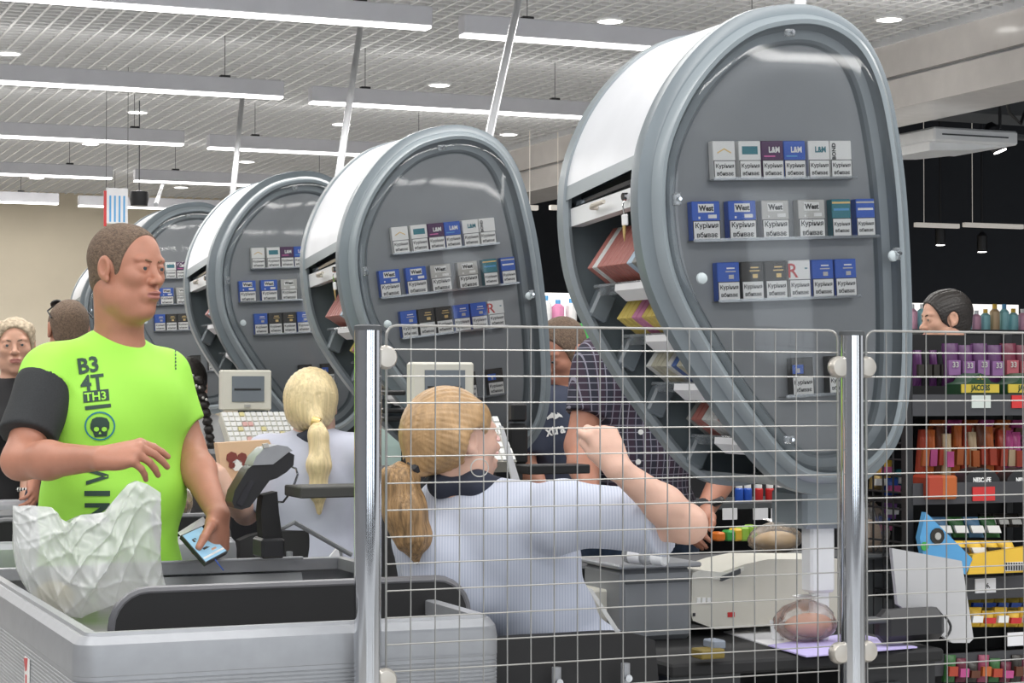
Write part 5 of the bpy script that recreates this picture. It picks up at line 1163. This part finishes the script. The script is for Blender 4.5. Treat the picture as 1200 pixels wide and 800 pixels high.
# phone and slip in the left hand
P = [wp(212, 627, 4.98), wp(236, 616, 5.12), wp(267, 646, 5.02), wp(241, 660, 4.88)]
ph = bpy.data.objects.new('smartphone', None); COL.objects.link(ph); ph.location = P[0]; tag(ph, 'dark smartphone with a bright blue screen in the hand of the man in lime', 'phone')
nrm = (P[1]-P[0]).cross(P[3]-P[0]).normalized(); nrm = nrm if nrm.z > 0 else -nrm
b = mb(P[0]); b.prism([p for p in P], nrm*-.009); b.build('casing', m_black, ph)
cen = sum(P, Vector())/4; b = mb(P[0]); b.prism([p.lerp(cen, .07)+nrm*.0006 for p in P], nrm*.0006); b.build('screen', mat('phone_screen', (.25, .45, .6), .1, emit=.5), ph)
b = mb(P[0]); b.prism([P[3].lerp(P[0], .06).lerp(cen, .1)+nrm*.0015, P[3].lerp(P[0], .12).lerp(cen, .1)+nrm*.0015, P[2].lerp(P[1], .12).lerp(cen, .1)+nrm*.0015, P[2].lerp(P[1], .06).lerp(cen, .1)+nrm*.0015], nrm*.0005); b.build('screen_bar', m_packw, ph)
for (u_, v_, w_, h_, m_) in [(.2, .25, .18, .1, m_ink), (.45, .4, .25, .08, m_white), (.3, .6, .35, .06, m_dark), (.55, .72, .2, .06, m_skin)]:
    g_ = lambda a, c: P[0].lerp(P[1], a).lerp(P[3].lerp(P[2], a), c)+nrm*.0013
    b = mb(P[0]); b.prism([g_(u_, v_), g_(u_+w_, v_), g_(u_+w_, v_+h_), g_(u_, v_+h_)], nrm*.0003); b.build('icon', m_, ph)
b = mb(P[0]); b.tube([wp(252, 655, 4.93), wp(257, 662, 4.93), wp(262, 668, 4.94)], .0015, 6); b.build('strap', m_blue, ph)
P = [wp(208, 624, 5.15), wp(238, 605, 5.2), wp(243, 612, 5.2), wp(214, 630, 5.12)]; b = mb(P[0]); b.prism([p for p in P], (0, .004, -.001)); o = b.build('receipt', m_paper); o.location = P[0]; tag(o, 'white receipt slip held behind the smartphone', 'receipt')
# ================= near cashier
j = dict(neck=wp(548, 582, 4.46), pelvis=wp(668, 815, 4.50), shR=wp(664, 606, 4.32), shL=wp(500, 622, 4.56), elR=wp(806, 614, 4.18), wrR=wp(724, 549, 4.10), elL=wp(500, 735, 4.72), wrL=wp(585, 720, 4.85))
f = Vector((.25, .97, 0)); 
for q, o_ in (('R', Vector((.09, -.07, 0))), ('L', Vector((-.09, .07, 0)))): h_ = j['pelvis']+o_+Vector((0, 0, -.03)); j['hip'+q] = h_; j['kn'+q] = h_+f*.40+Vector((0, 0, -.02)); j['an'+q] = j['kn'+q]+Vector((-.05, -.05, -.44))
ca = Person('blond ponytailed cashier in a striped blouse, seated behind the wire fence with raised fist', j, .93, bust=1)
hR, _ = hand_prims(j['wrR'], (-.42, .10, .88), (.22, -.88, .42), (-.9, -.2, -.35), .95, curl=((58, 88, 50), (64, 90, 50), (72, 92, 52), (82, 92, 55)), spread=.006, k=.003, thumb=[j['wrR']+Vector(q) for q in ((-.020, .005, .012), (-.050, .000, .030), (-.068, .018, .052), (-.066, .040, .064))])
hL, _ = hand_prims(j['wrL'], (.8, .5, -.2), (0, 0, 1), (-.5, .8, 0), .9)
hc = wp(533, 516, 4.45); ca.build_body(hc, 122, -4, 0, m_skinp, .95, [hR, hL], h=.007, hh=.003, female=True, brow=m_hairg)
T, R = ca.T, ca.HR; tie = wp(486, 549, 4.40)
ex = [ell(T(0, -.04, .02), (.080, .088, .088), R, .03), ell(T(.045, -.02, .045), (.038, .075, .045), R, .02), cap(T(.055, .030, .055), T(.070, -.050, .0), .024, .022, .03), cap(T(.06, -.03, .0), tie, .034, .018, .03), cap(T(0, -.08, -.01), tie, .05, .018, .03)]
def haircut(p, name, m, ex, cuts, h=.004, gr=40):
    P, Q = extract([ell(p.T(0, -.018, .034), V3((.081, .101, .093))*p.hs, p.HR, .01)]+ex+[hairgrooves(p.hc, p.HR, .0011, gr)]+cuts, [], h); return to_obj(name, P, Q, m, p.root, p.base)
haircut(ca, 'hair', m_hairg, ex, [('-', .008, V3(T(0, .115, -.02)), np.full(3, .2), ell(T(.02, .105, -.035), (.09, .062, .085), R)[4]), ('-', .004, V3(T(.08, 0, -.02)), np.full(3, .08), ell(T(.084, .012, -.016), (.040, .036, .046), R)[4])])
def tail(p, name, m, pts, rs, h=.004, amp=.002, fr=90):
    o = [cap(pts[i], pts[i+1], rs[i], rs[i+1], .02) for i in range(len(pts)-1)]; lo, hi = bxs(o, .02); c = (lo+hi)/2
    o.append(('w', .001, c, (hi-lo)/2, lambda X, Y, Z: amp*np.sin(fr*X*1.6+fr*Y+6*np.sin(5*Z))+amp*.6*np.sin(fr*2.3*X-fr*Y+3*np.sin(9*Z)))); P, Q = extract(o, [], h); return to_obj(name, P, Q, m, p.root, p.base)
tail(ca, 'ponytail', m_hairgt, [tie, wp(468, 565, 4.38), wp(474, 600, 4.37), wp(484, 630, 4.37), wp(490, 657, 4.38)], [.018, .040, .046, .036, .008])
ca.part('hair_tie', MB().tube([wp(479, 540, 4.40), wp(486, 549, 4.38), wp(492, 556, 4.40)], .017, 10), m_black)
ea = wp(562, 548, 4.37); ca.part('earring', MB().tube([ea+Vector((.019*math.cos(a), .006*math.cos(a), .019*math.sin(a))) for a in [i*math.pi/12 for i in range(24)]], .0013, 6, closed=True), m_silver)
lo_, hi_ = V3(j['pelvis'])-.6, V3(j['neck'])+.5; nk = V3(j['neck']); pv = V3(j['pelvis'])
bl = ca.torso(.020)+ca.arm('R', .02, clipat=.80, rr=(.070, .066))+ca.arm('L', .02, clipat=.9, rr=(.07, .068))+[ell(pv+V3((0, 0, .02)), (.175, .145, .12), ca.R, .04), cap(V3(j['neck'])*.6+V3(j['shL'])*.4, wp(515, 690, 4.45), .08, .085, .06), cap(wp(500, 640, 4.45), wp(560, 705, 4.42), .07, .06, .05),
      cutplane(pv+V3((0, 0, -.0)), (.25, 0, -1)), ('-', .004, nk+V3((0, 0, .06)), np.full(3, .12), ell(nk+V3((-.01, 0, .075)), (.075, .075, .08))[4]), wave(lo_, hi_, .0045, (17, 8, 15), 1)]
ca.cloth('blouse', bl, m_blouse, .006)
col_ = [cap(nk+V3((-.055, -.03, .030)), nk+V3((.02, -.052, .030)), .030, .030, .02), cap(nk+V3((.02, -.052, .030)), nk+V3((.072, -.02, .018)), .030, .026, .02), cap(nk+V3((-.055, -.03, .030)), nk+V3((-.03, .05, .02)), .028, .024, .02), ('-', .004, nk, np.full(3, .1), cap(nk+V3((0, 0, -.05)), nk+V3((-.01, 0, .1)), .050)[4])]
ca.cloth('collar', col_, m_navy, .004)
ca.cloth('trousers', ca.legs(.015)+[ell(pv+V3((0, 0, -.01)), (.165, .14, .10), ca.R, .04)], m_navy, .012)
ca.part('belt_strap', MB().prism([wp(688, 688, 4.33), wp(694, 690, 4.33), wp(728, 742, 4.36), wp(722, 742, 4.36)], (0, .006, 0)), m_whitec)
# ================= blond cashier of the second lane
def seated(label, x, yneck, D, s, w, head, yaw, skin, jn, **kw):
    pass
j = dict(neck=wp(368, 517, 6.38), pelvis=wp(362, 668, 6.36), shL=wp(312, 536, 6.42), shR=wp(424, 538, 6.36), elL=wp(288, 600, 6.40), wrL=wp(268, 578, 6.22), elR=wp(440, 605, 6.45), wrR=wp(430, 600, 6.65))
f = Vector((-.25, .97, 0))
for q, o_ in (('R', Vector((.09, .02, 0))), ('L', Vector((-.09, -.02, 0)))): h_ = j['pelvis']+o_+Vector((0, 0, -.03)); j['hip'+q] = h_; j['kn'+q] = h_+f*.38; j['an'+q] = j['kn'+q]+Vector((0, 0, -.45)); 
bc = Person('cashier seen from behind with a long pale blond ponytail and lilac blouse', j, .93)
hL, _ = hand_prims(j['wrL'], (-.35, -.2, .6), (.6, -.7, 0), (-.3, -.5, .6), .9, curl=(35, 40, 20))
hc = wp(367, 474, 6.40); bc.build_body(hc, 172, 0, 0, m_skinp, .93, [hL], h=.009, hh=.0045, female=True, eye=False, handh=.004)
T, R = bc.T, bc.HR; tie = wp(371, 495, 6.27)
haircut(bc, 'hair', m_hairb, [ell(T(0, -.04, .02), (.084, .080, .088), R, .03), cap(T(0, -.07, -.02), tie, .055, .02, .04), ell(T(0, -.04, -.035), (.068, .055, .05), R, .03)], [('-', .008, V3(T(0, .1, -.03)), np.full(3, .2), ell(T(0, .10, -.03), (.09, .07, .09), R)[4])], .005)
tail(bc, 'ponytail', m_hairb, [tie, wp(373, 510, 6.24), wp(374, 545, 6.22), wp(374, 575, 6.22), wp(373, 600, 6.23)], [.016, .030, .034, .027, .008], .005)
bc.part('hair_tie', MB().tube([tie+Vector((-.012, -.005, .005)), tie+Vector((.012, -.01, -.002))], .017, 10), m_gold)
lo_, hi_ = V3(j['pelvis'])-.6, V3(j['neck'])+.5; nk = V3(j['neck']); pv = V3(j['pelvis'])
bc.cloth('blouse', bc.torso(.022)+bc.arm('R', .02, clipat=.95, rr=(.07, .068))+bc.arm('L', .02, clipat=.9, rr=(.07, .068))+[cutplane(pv+V3((0, 0, -.06)), (0, 0, -1)), ('-', .004, nk+V3((0, 0, .06)), np.full(3, .12), ell(nk+V3((0, 0, .085)), (.07, .07, .08))[4]), wave(lo_, hi_, .003, (14, 8, 12), 2)], m_blouse2, .008)
bc.cloth('collar', [cap(nk+V3((-.065, -.02, .0)), nk+V3((0, -.06, .015)), .022, .024, .02), cap(nk+V3((0, -.06, .015)), nk+V3((.07, -.02, -.006)), .024, .022, .02), ('-', .004, nk, np.full(3, .1), cap(nk+V3((0, 0, -.05)), nk+V3((0, 0, .1)), .048)[4])], m_navy, .005)
bc.cloth('trousers', bc.legs(.015)+[ell(pv, (.16, .13, .10), bc.R, .04)], m_navy, .014)
# ================= cashier with the dark braid, third lane
def standing(label, head, D, yaw, neck, shR, shL, elR, wrR, elL, wrL, pel, skin, w=1, pitch=0, roll=0, hs=.97, h=.009, hh=.0045, female=False, feet=None, **kw):
    j = dict(neck=wp(*neck, D), pelvis=wp(*pel, D), shR=wp(*shR), shL=wp(*shL), elR=wp(*elR), wrR=wp(*wrR), elL=wp(*elL), wrL=wp(*wrL)); y = math.radians(yaw if abs(yaw) < 400 else 0)
    X = Vector(j['shL']-j['shR']); ff = Vector((X.y, -X.x, 0)).normalized(); stand_legs(j, j['pelvis'], (ff.x, ff.y)); p = Person(label, j, w, bust=1 if female else 0)
    hr, _ = hand_prims(p.j['wrR'], p.j['wrR']-p.j['elR'], (-ff.y, ff.x, .3), ff, hs*.95); hl, _ = hand_prims(p.j['wrL'], p.j['wrL']-p.j['elL'], (ff.y, -ff.x, .3), ff, hs*.95)
    p.build_body(wp(*head, D), yaw, pitch, roll, skin, hs, [hr, hl], h, hh, female, handh=.0045, **kw); p.ff = ff; return p
def top(p, name, m, h=.009, sleeve=.75, i=.016, neck=.075, hem=-.08, wv=.003, rr=(.068, .064)):
    nk, pv = V3(p.j['neck']), V3(p.j['pelvis']); o = p.torso(i)
    if sleeve:
        for q in 'LR': o += p.arm(q, .018, clipat=sleeve, rr=rr) if sleeve <= 1 else p.arm(q, .02)
    o += [ell(pv, (.17*p.w, .13*p.w, .12), p.R, .04), cutplane(pv+V3((0, 0, hem)), (0, 0, -1)), ('-', .004, nk+V3((0, 0, .06)), np.full(3, .12), ell(nk+V3((0, 0, .08)), (neck, neck, .08))[4]), wave(V3(p.j['pelvis'])-.6, nk+.5, wv, (14, 8, 12), 1)]
    return p.cloth(name, o, m, h)
def trousers(p, m, h=.014): return p.cloth('trousers', p.legs(.018)+[ell(V3(p.j['pelvis'])+V3((0, 0, -.03)), (.16*p.w, .12*p.w, .10), p.R, .04)], m, h)
D = 8.45; br = standing('cashier with a dark braid and white shirt, mostly hidden behind the man in lime', (221, 452), D, 172, (220, 492), (246, 506, D), (190, 506, D+.05), (262, 565, D+.05), (254, 600, D+.25), (182, 570, D), (190, 600, D+.2), (218, 590), m_skinp, .92, female=True, eye=False)
haircut(br, 'hair', m_haird, [ell(br.T(0, -.04, .02), (.080, .078, .085), br.HR, .03)], [('-', .008, V3(br.T(0, .1, -.03)), np.full(3, .2), ell(br.T(0, .10, -.03), (.09, .07, .09), br.HR)[4])], .006)
bb = MB()
for i in range(9): a_ = wp(233+i*1.6+2*math.sin(i*.3), 446+i*9.5, D-.12); bb.lathe([(.004, -.022), (.026-.001*i, -.008), (.026-.001*i, .006), (.006, .022)], a_, (.5*(-1)**i, .2, 1), 10)
br.part('braid', bb, m_haird, 60)
for i in range(5): br.part('hair_pin', MB().lathe([(.004, 0), (.006, .002), (.003, .005)], wp(226+i*4, 440+i*7+(i % 2)*5, D-.15), (0, -1, 0), 8), m_silver)
top(br, 'shirt', m_whitec); trousers(br, m_navy)
# ================= woman at the left edge
D = 8.3; lw = standing('woman with short ash blond hair at the left edge, facing the camera', (18, 406), D, 12, (14, 446), (-12, 464, D), (46, 466, D+.05), (-20, 530, D), (-14, 580, D-.1), (38, 535, D), (30, 580, D-.15), (14, 590), m_skin, .92, female=True, brow=m_hairm, roll=3)
hair_cap(lw, 'hair', m_hairw, low=-.02, thick=.012, h=.005, line=(.135, .115, .10, .125), extra=[cap(lw.T(-.06, .03, .07), lw.T(.05, .045, .085), .022, .02, .03)], grooves=24)
top(lw, 'top', m_blackc, sleeve=None, neck=.10); trousers(lw, m_whitec)
a_ = lw.j['wrL'].lerp(lw.j['elL'], .15); lw.part('bracelet', MB().tube([a_+Vector((.034*math.cos(t), .034*math.sin(t), 0)) for t in [i*math.pi/8 for i in range(16)]], .009, 6, closed=True), linemat('zebra', (.75, .75, .72), (.02, .02, .02), (0,), .012, .006))
# ================= person with sunglasses on the head
D = 7.9; sg = standing('person with short brown hair and pushed up sunglasses behind the shoulder of the lime jersey', (80, 386), D, 205, (84, 428), (112, 444, D), (50, 446, D), (122, 510, D), (124, 560, D-.1), (42, 510, D), (40, 560, D-.1), (84, 590), m_skint, 1.0, eye=False)
hair_cap(sg, 'hair', m_hairm, low=-.01, thick=.006, h=.005)
gl = MB()
for q in (-1, 1): 
    c_ = Vector(sg.T(q*.036, .055, .105).tolist()); gl.lathe([(.024, -.003), (.024, .003)], c_, tuple((sg.HR[2]*.8+sg.HR[1]*.6).tolist()), 12); gl.tube([c_, Vector(sg.T(q*.080, .02, .075).tolist()), Vector(sg.T(q*.084, -.07, .045).tolist())], .003, 6)
sg.part('sunglasses', gl, m_black); top(sg, 'shirt', m_navy); trousers(sg, m_jeans)
# ================= boy looking down
D = 7.0; by = standing('boy in a navy tee looking down, between the middle display and the plaid shirt', (657, 414), D, -38, (662, 462), (618, 480, 6.85), (704, 482, 7.15), (612, 545, 6.85), (640, 585, 6.75), (706, 550, 7.1), (686, 590, 6.85), (658, 618), m_skint, 1.02, pitch=22, hs=1.02, look=(0, -.3))
hair_cap(by, 'hair', m_hairm, low=-.01, thick=.006, h=.0045, line=(.13, .11, .11, .125))
tt = top(by, 'tee', m_tee); trousers(by, m_jeans)
bvh = BVHTree.FromPolygons([v.co+by.base for v in tt.data.vertices], [tuple(p.vertices) for p in tt.data.polygons])
_mb = man.base; man.base = by.base
o = dtext('xtra', 650, 504, 17, m_packw, -12, 0, .8, .03); o.parent = tt
P_ = []; 
for i in range(6): dgrid([(640+i*2.5, 489-3*(i % 3)), (645+i*2.5, 484+2*(i % 2)), (647+i*2.5, 487+2*(i % 2)), (641+i*2.5, 492-2*(i % 3))], 2, 'splash_print', m_packw, tt)
man.base = _mb
# ================= customer in the plaid shirt
D = 5.98; pl = standing('customer in a dark plaid short sleeved shirt, head hidden behind the nearest display', (742, 322), D, -20, (746, 388), (702, 424, 5.92), (822, 420, 6.08), (680, 522, 5.86), (692, 588, 5.66), (868, 525, 6.02), (826, 598, 5.78), (748, 605), m_skint, 1.08, hs=1.0)
hair_cap(pl, 'hair', m_haird, low=-.01, thick=.006, h=.005)
s_ = top(pl, 'plaid_shirt', m_plaid, .008, sleeve=.66, i=.022, rr=(.066, .074), wv=.003); trousers(pl, m_jeans)
for i, (x, y) in enumerate([(735, 452), (751, 506), (748, 541)]): pl.part('button', MB().lathe([(.008, 0), (.008, .004)], wp(x, y, 5.80), (0, 1, 0), 10), m_packw)
a_ = pl.j['wrL'].lerp(pl.j['elL'], .1); pl.part('watch', MB().tube([a_+Vector((.036*math.cos(t), .034*math.sin(t), .012*math.cos(t))) for t in [i*math.pi/8 for i in range(16)]], .011, 8, closed=True), m_black)
pl.part('watch_face', MB().lathe([(.02, 0), (.02, .008)], a_+Vector((-.02, -.038, .0)), (0, -1, 0), 14), m_dark)
# ================= dark haired man at right
D = 8.3; rm = standing('dark haired man in a black jacket facing left, behind the coffee rack', (1108, 374), D, -78, (1118, 418), (1128, 436, D+.15), (1098, 436, D-.2), (1120, 500, D+.2), (1090, 540, D+.1), (1082, 500, D-.2), (1070, 540, D-.3), (1112, 580), m_skin, 1.0, pitch=6, hs=.98)
hair_cap(rm, 'hair', m_haird, low=-.005, thick=.011, h=.0045, line=(.13, .105, .11, .12), grooves=40)
top(rm, 'jacket', m_blackc, sleeve=2, neck=.065); trousers(rm, m_blackc)
print('objects', len(bpy.data.objects), 'tris', sum(len(p.vertices)-2 for me in bpy.data.meshes for p in me.polygons))
bpy.context.view_layer.update()
